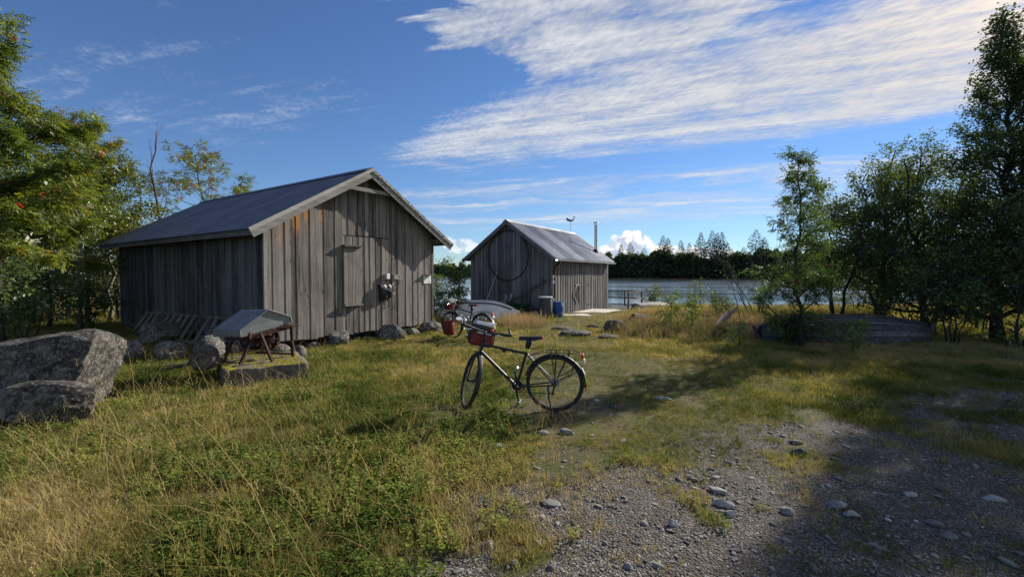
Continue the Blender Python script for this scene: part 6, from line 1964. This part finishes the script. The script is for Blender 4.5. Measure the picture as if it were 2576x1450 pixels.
scatter('meadow_grass', 'ankle high green grass of the meadow', 'grass', T_mid, P, (.5 + .032 * y_) * hf(x_, y_) * r2.uniform(.6, 1.45, len(x_)), tintf(x_, y_, .2, .40), r2)
x_, y_, P = go(1400, lambda x, y: (1 - gravel(x, y)) ** 2 * sst(-x, .5, 1.4) * np.where(y < 7, leftness(x, y), .12 * leftness(x, y)) * np.clip(.10 + sst(fbm(x * .7, y * .7, 0, 65, 3) + .12 * sst(-x, 1.2, 2.5), .45, .62), 0, 1), 1.5, 14)
scatter('tall_dry_grass', 'tall straw yellow grass at the left', 'grass', T_tall, P, r2.uniform(.65, 1.25, len(x_)), tintf(x_, y_, .25, .5), r2)
x_, y_, P = go(13000, lambda x, y: np.clip((1 - gravel(x, y)) ** 2, 0, 1) * np.where(y < 8, leftness(x, y), .4 * leftness(x, y)) * sst(fbm(x * .75 + 9, y * .75, 0, 66, 3) + .10 * sst(-y, -3.6, -2.0), .43, .57) * sst(-x + .1 * y, .15, 1.0), 1.5, 12)
scatter('leafy_ground_cover', 'low round leaved plants growing in patches at the lower left', 'plants', T_leaf, P, r2.uniform(.7, 1.35, len(x_)), tintf(x_, y_, .28, .42), r2)
x_, y_, P = go(16000, lambda x, y: np.clip(1 - gravel(x, y) * .97, .02, 1) * (.25 + .75 * leftness(x, y)) * (1 - .7 * path_mask(x, y)) * sst(fbm(x * 1.1, y * 1.1 + 4, 0, 67, 3), .42, .6), 2, 16)
scatter('small_leaf_cover', 'small leaved berry plants between the grass', 'plants', T_leafs, P, hf(x_, y_) * r2.uniform(.8, 1.5, len(x_)) * (.8 + .04 * y_), tintf(x_, y_, .3, .5), r2)
def deckfree(x_, y_):
    a, b_ = loc_house(x_, y_, SX, SY, SROT)
    return 1 - sst(a, -1.5, -.6) * sst(b_, -3.6, -2.6)
def redmask(x_, y_):
    c = sst(y_, 10.8, 13.0) * (1 - sst(y_, 24, 26)) * sst(x_ - .18 * y_ + 1.2 * (fbm(x_ * .6, y_ * .6, 0, 68, 3) - .5), .3, 1.2) * (1 - sst(x_ - .62 * y_, 0, 1.5))
    p2 = sst(1 - np.hypot((x_ - .35) / 1.1, (y_ - 15.2) / 1.6), .0, .6)
    return np.clip(np.maximum(c, p2), 0, 1)
x_, y_, P = go(21000, lambda x, y: redmask(x, y) * deckfree(x, y), 9, 26, .3)
scatter('brown_grass', 'reddish brown tall grass around the rocks before the water', 'grass', T_red, P, r2.uniform(.7, 1.4, len(x_)), tintf(x_, y_, .25, .5), r2)
# bank grass right, along the shore
x_, y_, P = go(22000, lambda x, y: deckfree(x, y) * sst(y, 14, 19) * np.clip(.25 + sst(x, 3, 6), 0, 1), 14, 32, .2)
scatter('bank_grass', 'tall green grass along the bank of the lake', 'grass', T_mid, P, r2.uniform(2.2, 3.8, len(x_)), tintf(x_, y_, .25, .5), r2)
T_stalk = [template('dry_stalk', blades(2, .42, .06, .0042, .3, r2, .8, 1.3), md_) for i in range(6)]
x_, y_, P = go(1900, lambda x, y: (1 - gravel(x, y)) ** 2 * np.where(y < 8, leftness(x, y), .2 * leftness(x, y)), 1.5, 12)
scatter('dry_stalks', 'bent pale dead grass stalks in the meadow', 'grass', T_stalk, P, r2.uniform(.6, 1.2, len(x_)), tintf(x_, y_, .2, .75), r2)
# gravel grains
def pebble(seed):
    P_, F_ = rock_geo(seed, 1, 5, .12, (.55, .9))
    P_ = P_ * np.array([1, .75, .5])
    return P_, [tuple(f) for f in F_], [0] * len(P_), [0] * len(P_)
pm = bpy.data.materials.new('gravel_grains'); pm.use_nodes = True
n = NT(pm.node_tree); bs = pm.node_tree.nodes['Principled BSDF']
bs.inputs['Roughness'].default_value = .9
n.put(bs.inputs['Base Color'], n.ramp(n.new('ShaderNodeAttribute', attribute_name='tint', attribute_type='INSTANCER').outputs['Fac'], [(0, (.06, .053, .048)), (.5, (.18, .165, .15)), (.85, (.34, .315, .295)), (1, (.55, .53, .50))]))
T_peb = [template('gravel_grain', pebble(500 + i), pm) for i in range(8)]
x_, y_, P = go(70000, lambda x, y: gravel(x, y) ** 1.2, 1.8, 9, .8)
P[:, 2] += .001
scatter('gravel_stones', 'fine grey gravel of the yard', 'gravel', T_peb, P, (.0032 + .007 * r2.random(len(x_)) ** 3 + .014 * r2.random(len(x_)) ** 14) * (.7 + .12 * y_), r2.random(len(x_)) * .75 + .25 * (r2.random(len(x_)) > .9), r2)
